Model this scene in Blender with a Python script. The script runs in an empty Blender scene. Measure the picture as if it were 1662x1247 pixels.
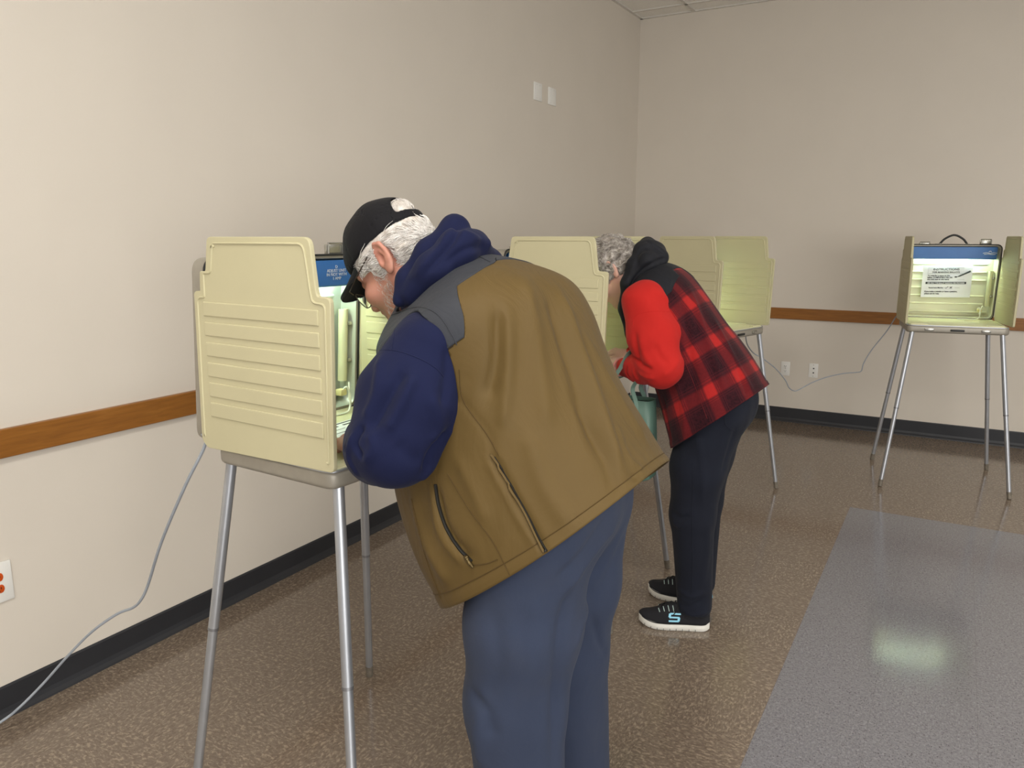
import bpy, bmesh, math, random
import numpy as np
from mathutils import Vector, Matrix
random.seed(7); RNG = np.random.default_rng(7)
sc = bpy.context.scene
COL = sc.collection
sc.view_settings.view_transform = 'Standard'
sc.view_settings.look = 'None'
sc.view_settings.exposure = 0.0
sc.view_settings.gamma = 1.0

# ------------------------------------------------------------------ camera
CAM_H = 1.54; FPX = 1249.0
PITCH = math.atan2(623.5-383, FPX); YAW = math.radians(30)
CF = np.array([-math.sin(YAW)*math.cos(PITCH), math.cos(YAW)*math.cos(PITCH), -math.sin(PITCH)])
CR = np.array([math.cos(YAW), math.sin(YAW), 0.0]); CU = np.cross(CR, CF)
CO = np.array([0, 0, CAM_H])
cd = bpy.data.cameras.new('camera'); cam = bpy.data.objects.new('camera', cd); COL.objects.link(cam)
cd.sensor_fit = 'HORIZONTAL'; cd.sensor_width = 36.0; cd.lens = 36.0*FPX/1662; cd.clip_start = .05
cam.matrix_world = Matrix(((CR[0], CU[0], -CF[0], CO[0]), (CR[1], CU[1], -CF[1], CO[1]), (CR[2], CU[2], -CF[2], CO[2]), (0, 0, 0, 1)))
sc.camera = cam
def ray(x, y): return CF + CR*(x-831)/FPX - CU*(y-623.5)/FPX
def at(x, y, Y):            # photo point -> world point on the plane y = Y (survey helper)
    d = ray(x, y); return CO + d*(Y/d[1])
def atx(x, y, X):
    d = ray(x, y); return CO + d*(X/d[0])
def proj(P):
    Q = np.asarray(P)-CO; k = Q@CF
    return np.stack([831+FPX*(Q@CR)/k, 623.5-FPX*(Q@CU)/k, k], -1)

# ------------------------------------------------------------------ materials
def lin(c):
    c = np.array(c, float)/255.0
    return tuple(np.where(c <= .04045, c/12.92, ((c+.055)/1.055)**2.4))+(1.0,)
class NT:
    def __init__(s, name):
        s.m = bpy.data.materials.new(name); s.m.use_nodes = True
        s.n = s.m.node_tree.nodes; s.l = s.m.node_tree.links
        s.b = s.n['Principled BSDF']; s.tc = s.n.new('ShaderNodeTexCoord')
    def node(s, t, **kw):
        x = s.n.new(t)
        for k, v in kw.items():
            if k in x.inputs: s.setin(x.inputs[k], v)
            else: setattr(x, k, v)
        return x
    def setin(s, i, v):
        if hasattr(v, 'is_output'): s.l.new(v, i)
        elif v is not None: i.default_value = v
    def math(s, op, a, b=None, c=None):
        x = s.n.new('ShaderNodeMath'); x.operation = op
        s.setin(x.inputs[0], a)
        if b is not None: s.setin(x.inputs[1], b)
        if c is not None: s.setin(x.inputs[2], c)
        return x.outputs[0]
    def noise(s, scale, detail=3, rough=.5, vec=None, coord='Object', dist=0.0):
        x = s.n.new('ShaderNodeTexNoise'); x.inputs['Scale'].default_value = scale
        x.inputs['Detail'].default_value = detail; x.inputs['Roughness'].default_value = rough; x.inputs['Distortion'].default_value = dist
        s.l.new(vec if vec is not None else s.tc.outputs[coord], x.inputs['Vector']); return x.outputs['Fac']
    def ramp(s, fac, stops, interp='LINEAR'):
        x = s.n.new('ShaderNodeValToRGB'); e = x.color_ramp; e.interpolation = interp
        while len(e.elements) < len(stops): e.elements.new(.5)
        for el, (p, c) in zip(e.elements, stops): el.position = p; el.color = c
        s.l.new(fac, x.inputs[0]); return x.outputs[0]
    def mix(s, f, a, b, mode='MIX'):
        x = s.n.new('ShaderNodeMix'); x.data_type = 'RGBA'; x.blend_type = mode
        s.setin(x.inputs[0], f); s.setin(x.inputs[6], a); s.setin(x.inputs[7], b); return x.outputs[2]
    def bump(s, h, strength, dist=.01):
        x = s.n.new('ShaderNodeBump'); x.inputs['Strength'].default_value = strength; x.inputs['Distance'].default_value = dist
        s.l.new(h, x.inputs['Height']); s.l.new(x.outputs[0], s.b.inputs['Normal'])
    def set(s, **kw):
        for k, v in kw.items(): s.setin(s.b.inputs[k.replace('_', ' ')], v)
        return s
def vary(name, c, amt=.06, scale=6, rough=.5, metal=0, bump=None, spec=.5, sheen=0, detail=3, coord='Object'):
    t = NT(name); c = np.array(lin(c))
    f = t.noise(scale, detail, coord=coord)
    lo = tuple(c[:3]*(1-amt))+(1,); hi = tuple(np.minimum(c[:3]*(1+amt), 1))+(1,)
    col = t.ramp(f, [(.3, lo), (.7, hi)])
    t.set(Base_Color=col, Roughness=rough, Metallic=metal)
    t.b.inputs['Specular IOR Level'].default_value = spec
    if sheen: t.b.inputs['Sheen Weight'].default_value = sheen; t.b.inputs['Sheen Roughness'].default_value = .5
    if bump: t.bump(t.noise(bump[0], 2, coord=coord), bump[1], bump[2])
    return t.m
M = {}
M['wall'] = vary('wall_paint', (217, 209, 197), .012, 3, .62, bump=(420, .10, .002), spec=.3)
M['wood'] = None
def wood():
    t = NT('rail_wood'); mp = t.node('ShaderNodeMapping'); t.l.new(t.tc.outputs['Object'], mp.inputs[0])
    mp.inputs['Scale'].default_value = (3, 3, 34)
    f = t.noise(2.2, 5, .6, vec=mp.outputs[0], dist=.4); g = t.noise(1.3, 2)
    c = t.ramp(f, [(.25, lin((122, 76, 24))), (.55, lin((148, 95, 34))), (.8, lin((166, 112, 48)))])
    c = t.mix(t.math('MULTIPLY', g, .5), c, lin((134, 84, 28)))
    t.set(Base_Color=c, Roughness=.38); return t.m
M['wood'] = wood()
M['base'] = vary('cove_rubber', (44, 45, 49), .10, 5, .42, spec=.4)
M['cream'] = vary('cream_plastic', (190, 183, 149), .025, 5, .5, bump=(500, .12, .002), spec=.35)
M['tray'] = vary('writing_surface_plastic', (214, 210, 172), .03, 7, .42, spec=.4)
M['case'] = vary('case_grey', (152, 146, 134), .05, 30, .42, metal=.25, bump=(300, .1, .002))
M['alu'] = vary('leg_aluminium', (176, 179, 184), .05, 14, .36, metal=.72)
M['alu_dark'] = vary('leg_joint', (140, 141, 144), .1, 40, .4, metal=.7)
M['foot'] = vary('leg_foot_rubber', (120, 112, 100), .3, 60, .6, metal=.2)
M['chrome'] = vary('latch_metal', (170, 168, 160), .1, 40, .25, metal=.8)
M['blue'] = vary('hood_blue', (46, 104, 172), .05, 9, .42)
M['inner'] = vary('lid_inner_silver', (186, 190, 176), .04, 5, .38, metal=.35)
M['inner_cream'] = vary('lid_inner_cream', (212, 210, 182), .03, 5, .34)
M['gasket'] = vary('gasket_black', (26, 27, 26), .1, 20, .5)
M['tube'] = vary('holder_plastic', (208, 206, 168), .03, 8, .45)
M['socket'] = vary('socket_yellow', (214, 204, 150), .08, 30, .5)
M['cordw'] = vary('inner_cord', (220, 222, 205), .04, 30, .5)
M['cord'] = vary('cord_grey', (150, 156, 164), .05, 20, .5)
M['plate'] = vary('plate_white', (236, 235, 230), .01, 8, .4)
M['slot'] = vary('slot_black', (24, 24, 26), .1, 20, .5)
M['orange'] = vary('outlet_orange', (206, 84, 24), .06, 40, .32)
M['paper'] = vary('paper_white', (236, 239, 240), .012, 20, .6)
M['ink'] = vary('ink_black', (28, 30, 34), .1, 20, .6)
M['white_ink'] = vary('ink_white', (205, 214, 224), .03, 20, .6)
M['tile'] = vary('ceiling_tile', (240, 237, 230), .03, 90, .85, bump=(160, .3, .004))
M['grid'] = vary('ceiling_grid', (214, 210, 202), .02, 9, .5)
def emit(name, c, s):
    t = NT(name); t.set(Base_Color=(c[0], c[1], c[2], 1)); 
    f = t.noise(3); col = t.ramp(f, [(0, (c[0]*.98, c[1]*.98, c[2]*.98, 1)), (1, (c[0], c[1], c[2], 1))])
    t.l.new(col, t.b.inputs['Emission Color']); t.b.inputs['Emission Strength'].default_value = s; return t.m
M['lamp'] = emit('tube_glow', (.82, 1.0, .70), 78)
M['troffer'] = emit('diffuser_glow', (1.0, .972, .91), 20.5)

def floor_mat():
    t = NT('vinyl_tile')
    sep = t.node('ShaderNodeSeparateXYZ'); t.l.new(t.tc.outputs['Object'], sep.inputs[0])
    X, Y = sep.outputs[0], sep.outputs[1]
    # flecks run one way in each 12 inch tile and the other way in its neighbours
    s = .3048
    tx = t.math('FLOOR', t.math('DIVIDE', t.math('ADD', X, .425), s)); ty = t.math('FLOOR', t.math('DIVIDE', t.math('SUBTRACT', Y, 4.645), s))
    chk = t.math('GREATER_THAN', t.math('FRACT', t.math('MULTIPLY', t.math('ADD', tx, ty), .5)), .25)
    def flecks(scale, ax, ay, seed):
        cmb = t.node('ShaderNodeCombineXYZ')
        kx = t.math('ADD', t.math('MULTIPLY', chk, ay-ax), ax); ky = t.math('ADD', t.math('MULTIPLY', chk, ax-ay), ay)
        t.l.new(t.math('ADD', t.math('MULTIPLY', X, kx), seed), cmb.inputs[0]); t.l.new(t.math('ADD', t.math('MULTIPLY', Y, ky), t.math('MULTIPLY', chk, 7.3)), cmb.inputs[1])
        return t.noise(scale, 2.5, .55, vec=cmb.outputs[0], dist=.6)
    f1 = flecks(62, 1, 1.9, 0); f2 = flecks(95, 1.9, 1, 3.1); f3 = flecks(120, 1, 2, 9.7)
    big = t.noise(1.1, 2)
    br = t.ramp(f1, [(.40, lin((112, 99, 87))), (.54, lin((127, 113, 99))), (.64, lin((154, 139, 122)))])
    br = t.mix(t.ramp(f3, [(.60, (0, 0, 0, 1)), (.66, (1, 1, 1, 1))]), br, lin((96, 81, 68)))
    gr = t.ramp(f2, [(.35, lin((114, 113, 119))), (.52, lin((126, 125, 130))), (.68, lin((142, 142, 146)))])
    gr = t.mix(t.ramp(f3, [(.60, (0, 0, 0, 1)), (.65, (1, 1, 1, 1))]), gr, lin((80, 78, 82)))
    inx = t.math('MULTIPLY', t.math('GREATER_THAN', X, -.425), t.math('LESS_THAN', Y, 4.645))
    c = t.mix(inx, br, gr)
    fx = t.math('FRACT', t.math('DIVIDE', t.math('ADD', X, .425), s)); fy = t.math('FRACT', t.math('DIVIDE', t.math('SUBTRACT', Y, 4.645), s))
    ex = t.math('LESS_THAN', t.math('MINIMUM', fx, t.math('SUBTRACT', 1.0, fx)), .0022); ey = t.math('LESS_THAN', t.math('MINIMUM', fy, t.math('SUBTRACT', 1.0, fy)), .0022)
    seam = t.math('MULTIPLY', t.math('MAXIMUM', ex, ey), .30)
    c = t.mix(seam, c, lin((60, 54, 48)))
    c = t.mix(t.math('MULTIPLY', big, .12), c, lin((92, 82, 72)))
    t.set(Base_Color=c, Roughness=t.math('ADD', t.math('MULTIPLY', f1, .08), .09))
    t.b.inputs['Specular IOR Level'].default_value = .62
    t.bump(t.noise(26, 3, .6), .035, .004)
    return t.m
M['floor'] = floor_mat()

# ------------------------------------------------------------------ mesh helpers
def tag(o, label=None, cat=None, group=None, kind=None):
    if label: o['label'] = label
    if cat: o['category'] = cat
    if group: o['group'] = group
    if kind: o['kind'] = kind
    return o
def empty(name, loc=(0, 0, 0), rz=0):
    o = bpy.data.objects.new(name, None); COL.objects.link(o); o.location = loc; o.rotation_euler = (0, 0, rz); o.empty_display_size = .1
    return o
def link(name, me, mat, parent=None, smooth=False, label=None):
    o = bpy.data.objects.new(name, me); COL.objects.link(o)
    for m in (mat if isinstance(mat, (list, tuple)) else [mat]): me.materials.append(m)
    if parent is not None: o.parent = parent
    if smooth: me.shade_smooth()
    if label: o['label'] = label
    return o
def raw(name, V, F, mat, parent=None, smooth=True, label=None, uv=None):
    me = bpy.data.meshes.new(name)
    V = np.asarray(V, float); me.from_pydata(V.tolist(), [], [list(map(int, f)) for f in F]); me.update()
    if uv is not None:
        l = me.uv_layers.new(name='UVMap'); idx = np.empty(len(me.loops), int); me.loops.foreach_get('vertex_index', idx)
        l.data.foreach_set('uv', np.asarray(uv)[idx].astype(np.float32).ravel())
    return link(name, me, mat, parent, smooth, label)
class MB:
    """collects shapes for ONE mesh"""
    def __init__(s): s.bm = bmesh.new()
    def box(s, c, d, bev=0, seg=2, rot=None):
        r = bmesh.ops.create_cube(s.bm, size=1.0); vs = r['verts']
        bmesh.ops.scale(s.bm, vec=d, verts=vs)
        if bev:
            es = list({e for v in vs for e in v.link_edges})
            q = bmesh.ops.bevel(s.bm, geom=es, offset=bev, segments=seg, affect='EDGES', profile=.5)
            vs = list({v for f in q['faces'] for v in f.verts} | {v for v in vs if v.is_valid})
        if rot is not None: bmesh.ops.rotate(s.bm, verts=vs, matrix=rot, cent=(0, 0, 0))
        bmesh.ops.translate(s.bm, verts=vs, vec=c); return s
    def prism(s, pts, axis, a, b, bev=0, seg=2):
        """polygon pts (2D) extruded along axis from a to b; axis 0: pts=(y,z), 1: (x,z), 2: (x,y)"""
        def p3(p, t): return {0: (t, p[0], p[1]), 1: (p[0], t, p[1]), 2: (p[0], p[1], t)}[axis]
        va = [s.bm.verts.new(p3(p, a)) for p in pts]; vb = [s.bm.verts.new(p3(p, b)) for p in pts]
        fs = [s.bm.faces.new(va), s.bm.faces.new(vb[::-1])]
        n = len(pts)
        for i in range(n): fs.append(s.bm.faces.new((va[i], vb[i], vb[(i+1) % n], va[(i+1) % n])))
        bmesh.ops.recalc_face_normals(s.bm, faces=fs)
        if bev:
            es = [e for e in set(e for f in fs[:2] for e in f.edges)]
            bmesh.ops.bevel(s.bm, geom=es, offset=bev, segments=seg, affect='EDGES', profile=.5)
        return s
    def tube(s, pts, r, n=10, caps=True, closed=False):
        P = [Vector(p) for p in pts]; R = r if isinstance(r, (list, tuple, np.ndarray)) else [r]*len(P); rings = []
        up = None
        for i, p in enumerate(P):
            if closed: d = P[(i+1) % len(P)]-P[i-1]
            else: d = P[min(i+1, len(P)-1)]-P[max(i-1, 0)]
            d.normalize()
            if up is None: up = Vector((0, 0, 1)) if abs(d.z) < .9 else Vector((1, 0, 0))
            a = d.cross(up); a.normalize(); b = a.cross(d); b.normalize(); up = b
            rings.append([s.bm.verts.new(p+(a*math.cos(t)+b*math.sin(t))*R[i]) for t in [2*math.pi*k/n for k in range(n)]])
        m = len(rings)
        for i in range(m if closed else m-1):
            q = rings[(i+1) % m]
            for k in range(n): s.bm.faces.new((rings[i][k], rings[i][(k+1) % n], q[(k+1) % n], q[k]))
        if caps and not closed: s.bm.faces.new(rings[0][::-1]); s.bm.faces.new(rings[-1])
        return s
    def cyl(s, a, b, r0, r1=None, n=16): return s.tube([a, b], [r0, r0 if r1 is None else r1], n)
    def ribbon(s, pts, width_dir, w, th):
        """flat strap along pts; width along width_dir(s)"""
        P = [Vector(p) for p in pts]; rings = []
        for i, p in enumerate(P):
            d = (P[min(i+1, len(P)-1)]-P[max(i-1, 0)]).normalized()
            wd = Vector(width_dir[i] if isinstance(width_dir, list) else width_dir); wd = (wd-d*wd.dot(d)).normalized(); nn = d.cross(wd)
            rings.append([s.bm.verts.new(p+wd*sx*w/2+nn*sy*th/2) for sx, sy in ((-1, -1), (1, -1), (1, 1), (-1, 1))])
        for a, b in zip(rings, rings[1:]):
            for k in range(4): s.bm.faces.new((a[k], a[(k+1) % 4], b[(k+1) % 4], b[k]))
        s.bm.faces.new(rings[0][::-1]); s.bm.faces.new(rings[-1]); return s
    def build(s, name, mat, parent=None, smooth=True, label=None, angle=40):
        bmesh.ops.recalc_face_normals(s.bm, faces=s.bm.faces)
        me = bpy.data.meshes.new(name); s.bm.to_mesh(me); s.bm.free()
        if smooth:
            me.shade_smooth()
            me.set_sharp_from_angle(angle=math.radians(angle))
        return link(name, me, mat, parent, False, label)
def rounded(pts, r, seg=5):
    """round the corners of a 2D polygon; r one radius or one per corner"""
    out = []; n = len(pts)
    for i in range(n):
        p = Vector(pts[i]); a = Vector(pts[i-1]); b = Vector(pts[(i+1) % n]); rr = r[i] if isinstance(r, (list, tuple)) else r
        da, db = (a-p), (b-p); rr = min(rr, da.length*.48, db.length*.48)
        if rr < 1e-5: out.append(tuple(p)); continue
        da.normalize(); db.normalize(); s0 = p+da*rr; e0 = p+db*rr
        for k in range(seg+1):
            t = k/seg; out.append(tuple(s0*(1-t)**2+p*2*t*(1-t)+e0*t*t))
    return out
def catmull(P, n):
    P = np.asarray(P, float); m = len(P); t = np.linspace(0, m-1, n); i = np.clip(t.astype(int), 0, m-2); f = (t-i)
    f = f.reshape((-1,)+(1,)*(P.ndim-1))
    p1, p2 = P[i], P[i+1]; p0 = np.where((i > 0).reshape(f.shape), P[np.maximum(i-1, 0)], 2*p1-p2); p3 = np.where((i < m-2).reshape(f.shape), P[np.minimum(i+2, m-1)], 2*p2-p1)
    return .5*((2*p1)+(-p0+p2)*f+(2*p0-5*p1+4*p2-p3)*f*f+(-p0+3*p1-3*p2+p3)*f**3)
def text_mesh(name, body, size, mat, parent, M4, align='LEFT', bold=0.0, shear=0.0, sx=1.0, label=None):
    cu = bpy.data.curves.new(name, 'FONT'); cu.body = body; cu.size = size; cu.align_x = align; cu.offset = bold; cu.shear = shear; cu.extrude = .0004; cu.resolution_u = 3
    tmp = bpy.data.objects.new('tmp_text', cu); COL.objects.link(tmp)
    bpy.context.view_layer.update()
    me = bpy.data.meshes.new_from_object(tmp.evaluated_get(bpy.context.evaluated_depsgraph_get()))
    bpy.data.objects.remove(tmp); bpy.data.curves.remove(cu)
    me.transform(Matrix.Diagonal((sx, 1, 1, 1))); me.transform(M4); me.materials.clear(); me.name = name
    return link(name, me, mat, parent, False, label)
def copy_tree(o, parent=None):
    c = o.copy(); COL.objects.link(c)
    if parent is not None: c.parent = parent
    for ch in list(o.children): copy_tree(ch, c)
    return c

# ------------------------------------------------------------------ the room
WX, WY, WZ = -2.566, 6.641, 3.351          # left wall plane, back wall plane, ceiling height
def struct(o, label=None): return tag(o, label, kind='structure')
XR, YF = 5.2, -3.4
struct(MB().box(((WX+XR)/2, (WY+YF)/2, -.05), (XR-WX+.4, WY-YF+.4, .1)).build('floor', M['floor'], smooth=False))
struct(MB().box((WX-.06, (WY+YF)/2, WZ/2), (.12, WY-YF+.24, WZ+.3)).build('wall_left', M['wall'], smooth=False))
struct(MB().box(((WX+XR)/2, WY+.06, WZ/2), (XR-WX, .12, WZ+.3)).build('wall_back', M['wall'], smooth=False))
# suspended ceiling: tiles between a light metal grid
T = .6096; gx0, gy0 = -2.095, 6.405
def ceiling():
    c = struct(MB().box(((WX+XR)/2, (WY+YF)/2, WZ+.04), (XR-WX, WY-YF, .06)).build('ceiling', M['tile'], smooth=False))
    m = MB()
    x = gx0-T*math.floor((gx0-WX)/T)
    while x < XR: m.box((x, (WY+YF)/2, WZ+.006), (.024, WY-YF, .012)); x += T
    y = gy0-T*math.floor((gy0-YF)/T)
    while y < WY: m.box(((WX+XR)/2, y, WZ+.006), (XR-WX, .024, .012)); y += T
    m.box((WX+.012, (WY+YF)/2, WZ+.006), (.024, WY-YF, .013)); m.box(((WX+XR)/2, WY-.012, WZ+.006), (XR-WX, .024, .013))
    struct(m.build('trim_3', M['grid'], smooth=False))
ceiling()
RZ0, RZ1 = .853, .944
struct(MB().prism(rounded([(WX, RZ0), (WX+.019, RZ0), (WX+.019, RZ1), (WX, RZ1)], [0, .004, .004, 0]), 1, YF, WY).build('trim_1', M['wood'], smooth=False))
struct(MB().prism(rounded([(WY, RZ0+.012), (WY-.019, RZ0+.012), (WY-.019, RZ1+.012), (WY, RZ1+.012)], [0, .004, .004, 0]), 0, WX+.019, XR).build('trim_2', M['wood'], smooth=False))
cove = [(0, 0), (.022, 0), (.020, .006), (.011, .016), (.007, .03), (.006, .098), (.003, .104), (0, .104)]
struct(MB().prism([(WX+a, b) for a, b in cove], 1, YF, WY).build('baseboard_left', M['base'], smooth=False))
struct(MB().prism([(WY-a, b*1.15) for a, b in cove], 0, WX+.022, XR).build('baseboard_back', M['base'], smooth=False))
# ------------------------------------------------------------------ wall plates
def plate_frame(name, loc, face, w, h, label, cat, group=None):
    """Empty whose local x runs along the wall, z up, -y out of the wall"""
    rz = {'left': math.pi/2, 'back': 0}[face]
    return tag(empty(name, loc, rz), label, cat, group)
def plate(root, w, h, name='cover_plate'):
    return MB().box((0, -.0035, 0), (w, .007, h), .003).build(name, M['plate'], root)
def oval(w, h, cut, n=24):
    pts = []
    for k in range(n):
        a = 2*math.pi*k/n; pts.append((w*math.cos(a), max(-cut, min(cut, h*math.sin(a)))))
    return pts
def receptacle(root, z, mat):
    r = MB().prism([(x, z+y) for x, y in oval(.0172, .0172, .0135)], 1, -.0095, -.004, .001).build('receptacle', mat, root)
    m = MB()
    m.box((-.0063, -.0097, z+.003), (.0024, .0014, .0085)); m.box((.0063, -.0097, z+.003), (.0024, .0014, .007)); m.cyl((0, -.0090, z-.0068), (0, -.0104, z-.0068), .0027)
    m.build('slot', M['slot'], r, smooth=False)
def outlet(loc, face, label, mat, w=.072, h=.117):
    o = plate_frame('wall_outlet', loc, face, w, h, label, 'outlet')
    plate(o, w, h)
    for z in (.0195, -.0195): receptacle(o, z, mat)
    MB().cyl((0, -.0065, 0), (0, -.0082, 0), .003).build('screw', M['chrome'], o)
    return o
outlet(tuple(at(1275, 595.5, WY)[[0]])+(WY, .451), 'back', 'white duplex power outlet on the back wall beside the drooping cable', M['plate'])
jp = plate_frame('network_jack', (at(1320.5, 598, WY)[0], WY, .452), 'back', .07, .115, 'white wall plate with two network jacks on the back wall', 'network jack')
plate(jp, .072, .117)
for z in (.018, -.018):
    j = MB().box((.002, -.0062, z), (.016, .005, .014), .001).build('jack', M['plate'], jp)
    MB().box((.002, -.0086, z), (.0115, .0014, .0095)).build('port', M['slot'], j, smooth=False)
for z in (.046, -.046): MB().cyl((0, -.006, z), (0, -.0078, z), .0025).build('screw', M['chrome'], jp)
a = atx(19.5, 943, WX)
outlet((WX, a[1]-.045, .452), 'left', 'white wall plate with orange outlet sockets low on the left wall', M['orange'], .090, .133)
for cx_, cz_, nm in ((872.2, 149, 'left'), (895.2, 157, 'right')):
    a = atx(cx_, cz_, WX)
    b = plate_frame('blank_plate', (WX, a[1], a[2]), 'left', .114, .114, 'blank white wall plate high on the left wall, the one %s the corner' % ('farther from' if nm == 'left' else 'nearer to'), 'wall plate', 'blank plates high on the wall')
    plate(b, .114, .115)
    for x in (-.023, .023):
        for z in (-.042, .042): MB().cyl((x, -.0065, z), (x, -.0082, z), .003).build('screw', M['grid'], b)

# ------------------------------------------------------------------ voting booths (local x = voter's right, y = away from voter)
HW, HD = .274, .213
PROFILE = [(.166, 1.538), (-.190, 1.538), (-.203, 1.424), (-.206, 1.410), (-.247, 1.409), (-.234, 1.014), (.224, 1.004), (.246, 1.022), (.233, 1.406), (.207, 1.406), (.207, 1.419), (.203, 1.455), (.181, 1.455)]
PRAD = [.014, .022, .02, .012, .016, .014, .01, .012, .016, .004, .004, .004, .006]
RIBS = [(1.381, 1.346), (1.331, 1.297), (1.281, 1.246), (1.230, 1.194), (1.179, 1.143), (1.128, 1.091)]
def booth(cord_side=1):
    b = empty('voting_booth')
    # lower half of the case
    t = MB()
    out = rounded([(-HW, -HD), (HW, -HD), (HW, HD), (-HW, HD)], .035, 6)
    t.prism(out, 2, .962, 1.006, .012, 3)
    base = t.build('case_tray', M['case'], b)
    MB().prism(rounded([(-HW+.001, -HD+.001), (HW-.001, -HD+.001), (HW-.001, HD-.001), (-HW+.001, HD-.001)], .034, 6), 2, 1.004, 1.008).build('edge_band', M['alu'], base)
    for x in (-.15, .15): MB().box((x, -HD-.003, .984), (.05, .008, .016), .003).build('latch', M['chrome'], base)
    MB().box((0, -HD-.0035, .982), (.075, .008, .012), .003).build('lock', M['gasket'], base)
    w = MB()
    w.prism(rounded([(-HW+.012, -HD+.008), (HW-.012, -HD+.008), (HW-.012, HD+.03), (-HW+.012, HD+.03)], .025, 5), 2, 1.006, 1.012, .002)
    w.box((-HW+.07, -HD+.027, 1.014), (.09, .024, .006), .002); w.box((HW-.07, -HD+.027, 1.014), (.09, .024, .006), .002)
    w.box((.17, .10, 1.014), (.17, .012, .006), .002); w.box((.25, .0, 1.014), (.012, .2, .006), .002)
    w.build('writing_surface', M['tray'], b)
    # the upper half of the case, opened upright at the back, leaning a little towards the voter
    lid = MB()
    def yl(z): return .245-(z-1.02)/.46*.035       # front rim of the lid
    def lp(x, d, z): return (x, yl(z)+d, z)
    oz0, oz1 = 1.009, 1.486
    outl = rounded([(-HW+.004, oz0), (HW-.004, oz0), (HW-.004, oz1), (-HW+.004, oz1)], .035, 6)
    inl = rounded([(-HW+.014, oz0+.01), (HW-.014, oz0+.01), (HW-.014, oz1-.01), (-HW+.014, oz1-.01)], .03, 6)
    inb = rounded([(-HW+.030, oz0+.024), (HW-.030, oz0+.024), (HW-.030, oz1-.02), (-HW+.030, oz1-.02)], .03, 6)
    bk = rounded([(-HW+.016, oz0+.012), (HW-.016, oz0+.012), (HW-.016, oz1-.012), (-HW+.016, oz1-.012)], .03, 6)
    bm = lid.bm; n = len(outl)
    ra = [bm.verts.new(lp(x, .062, z)) for x, z in bk]; r0 = [bm.verts.new(lp(x, .048, z)) for x, z in outl]; r1 = [bm.verts.new(lp(x, 0, z)) for x, z in outl]; r2 = [bm.verts.new(lp(x, 0, z)) for x, z in inl]
    for A, B in ((ra, r0), (r0, r1), (r1, r2)):
        for i in range(n): bm.faces.new((A[i], A[(i+1) % n], B[(i+1) % n], B[i]))
    bm.faces.new(ra)
    lido = lid.build('case_lid', M['case'], b)
    li = MB(); bm = li.bm
    r2 = [bm.verts.new(lp(x, .0005, z)) for x, z in inl]; r3 = [bm.verts.new(lp(x, .05, z)) for x, z in inb]
    for i in range(n): bm.faces.new((r2[i], r2[(i+1) % n], r3[(i+1) % n], r3[i]))
    bm.faces.new(r3)
    for k, zz in enumerate((1.361, 1.309, 1.258, 1.207, 1.156, 1.105)):
        li.tube([lp(-.225, .049, zz), lp(.06 if k == 3 else .21, .049, zz)], .0055, 8)
    li.box((0, yl(1.05)+.035, 1.055), (.47, .03, .012), .005)
    li.build('inner_wall', M['inner_cream'], lido)
    g = MB(); g.tube([lp(x, -.001, z) for x, z in outl], .0032, 6, closed=True); g.build('rim_seal', M['gasket'], lido)
    # blue lamp hood along the top of the lid
    hd = MB(); z0, z1 = 1.394, 1.470
    hd.prism(rounded([(yl(1.44)-.006, z0), (yl(1.44)-.010, z0+.004), (yl(1.48)-.006, z1), (yl(1.48)+.035, z1), (yl(1.48)+.035, z1-.004), (yl(1.44)-.001, z1-.004)], 0), 0, -HW+.031, HW-.031)
    for x in (-HW+.0325, HW-.0325): hd.box((x, yl(1.44)+.018, (z0+z1)/2), (.003, .046, z1-z0-.002))
    hood = hd.build('lamp_hood', M['blue'], b, smooth=False)
    lampo = MB().tube([(-.2, yl(1.44)+.010, 1.420), (.2, yl(1.44)+.010, 1.420)], .0075, 12).build('lamp_tube', M['lamp'], b)
    for x in (-.207, .207): MB().box((x, yl(1.44)+.014, 1.436), (.012, .022, .05), .003).build('lamp_socket', M['cordw'], lampo)
    # bag holder tube clipped at the voter's right inside the lid
    h = MB(); rr = .0145; pts = []
    for k in range(13):
        a = math.radians(-35+250*k/12); pts.append((math.cos(a), math.sin(a)))
    bm = h.bm; rings = []
    for z in (1.095, 1.32):
        c = Vector((.231, yl(z)+.026, z)); rings.append([bm.verts.new(c+Vector((-x*rr, -y*rr, 0))) for x, y in pts]+[bm.verts.new(c+Vector((-x*(rr-.003), -y*(rr-.003), 0))) for x, y in pts[::-1]])
    m_ = len(rings[0])
    for i in range(m_): bm.faces.new((rings[0][i], rings[0][(i+1) % m_], rings[1][(i+1) % m_], rings[1][i]))
    bm.faces.new(rings[0][::-1]); bm.faces.new(rings[1])
    ho = h.build('tube_holder', M['tube'], b)
    for z in (1.16, 1.275): MB().box((.246, yl(z)+.02, z), (.016, .022, .012), .002).build('clip', M['chrome'], ho)
    sk = MB(); sk.box((.185, .225, 1.070), (.026, .026, .020), .004); so = sk.build('lamp_switch', M['socket'], b)
    MB().tube(catmull([(.17, .2, 1.085), (.178, .19, 1.09), (.184, .185, 1.06), (.18, .185, 1.03), (.16, .18, 1.016), (.10, .185, 1.0155), (.06, .19, 1.0155)], 24), .003, 8).tube(catmull([(.21, .215, 1.09), (.195, .2, 1.1), (.185, .19, 1.08), (.18, .187, 1.05)], 14), .003, 8).build('power_cord', M['cordw'], so)
    # handle and latches on the top edge
    ho2 = MB(); yb = yl(1.486)+.024
    ho2.tube(catmull([(-.078, yb, 1.488), (-.05, yb, 1.522), (0, yb, 1.545), (.05, yb, 1.522), (.078, yb, 1.488)], 22), .0065, 10)
    hh = ho2.build('carry_handle', M['gasket'], lido)
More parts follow.
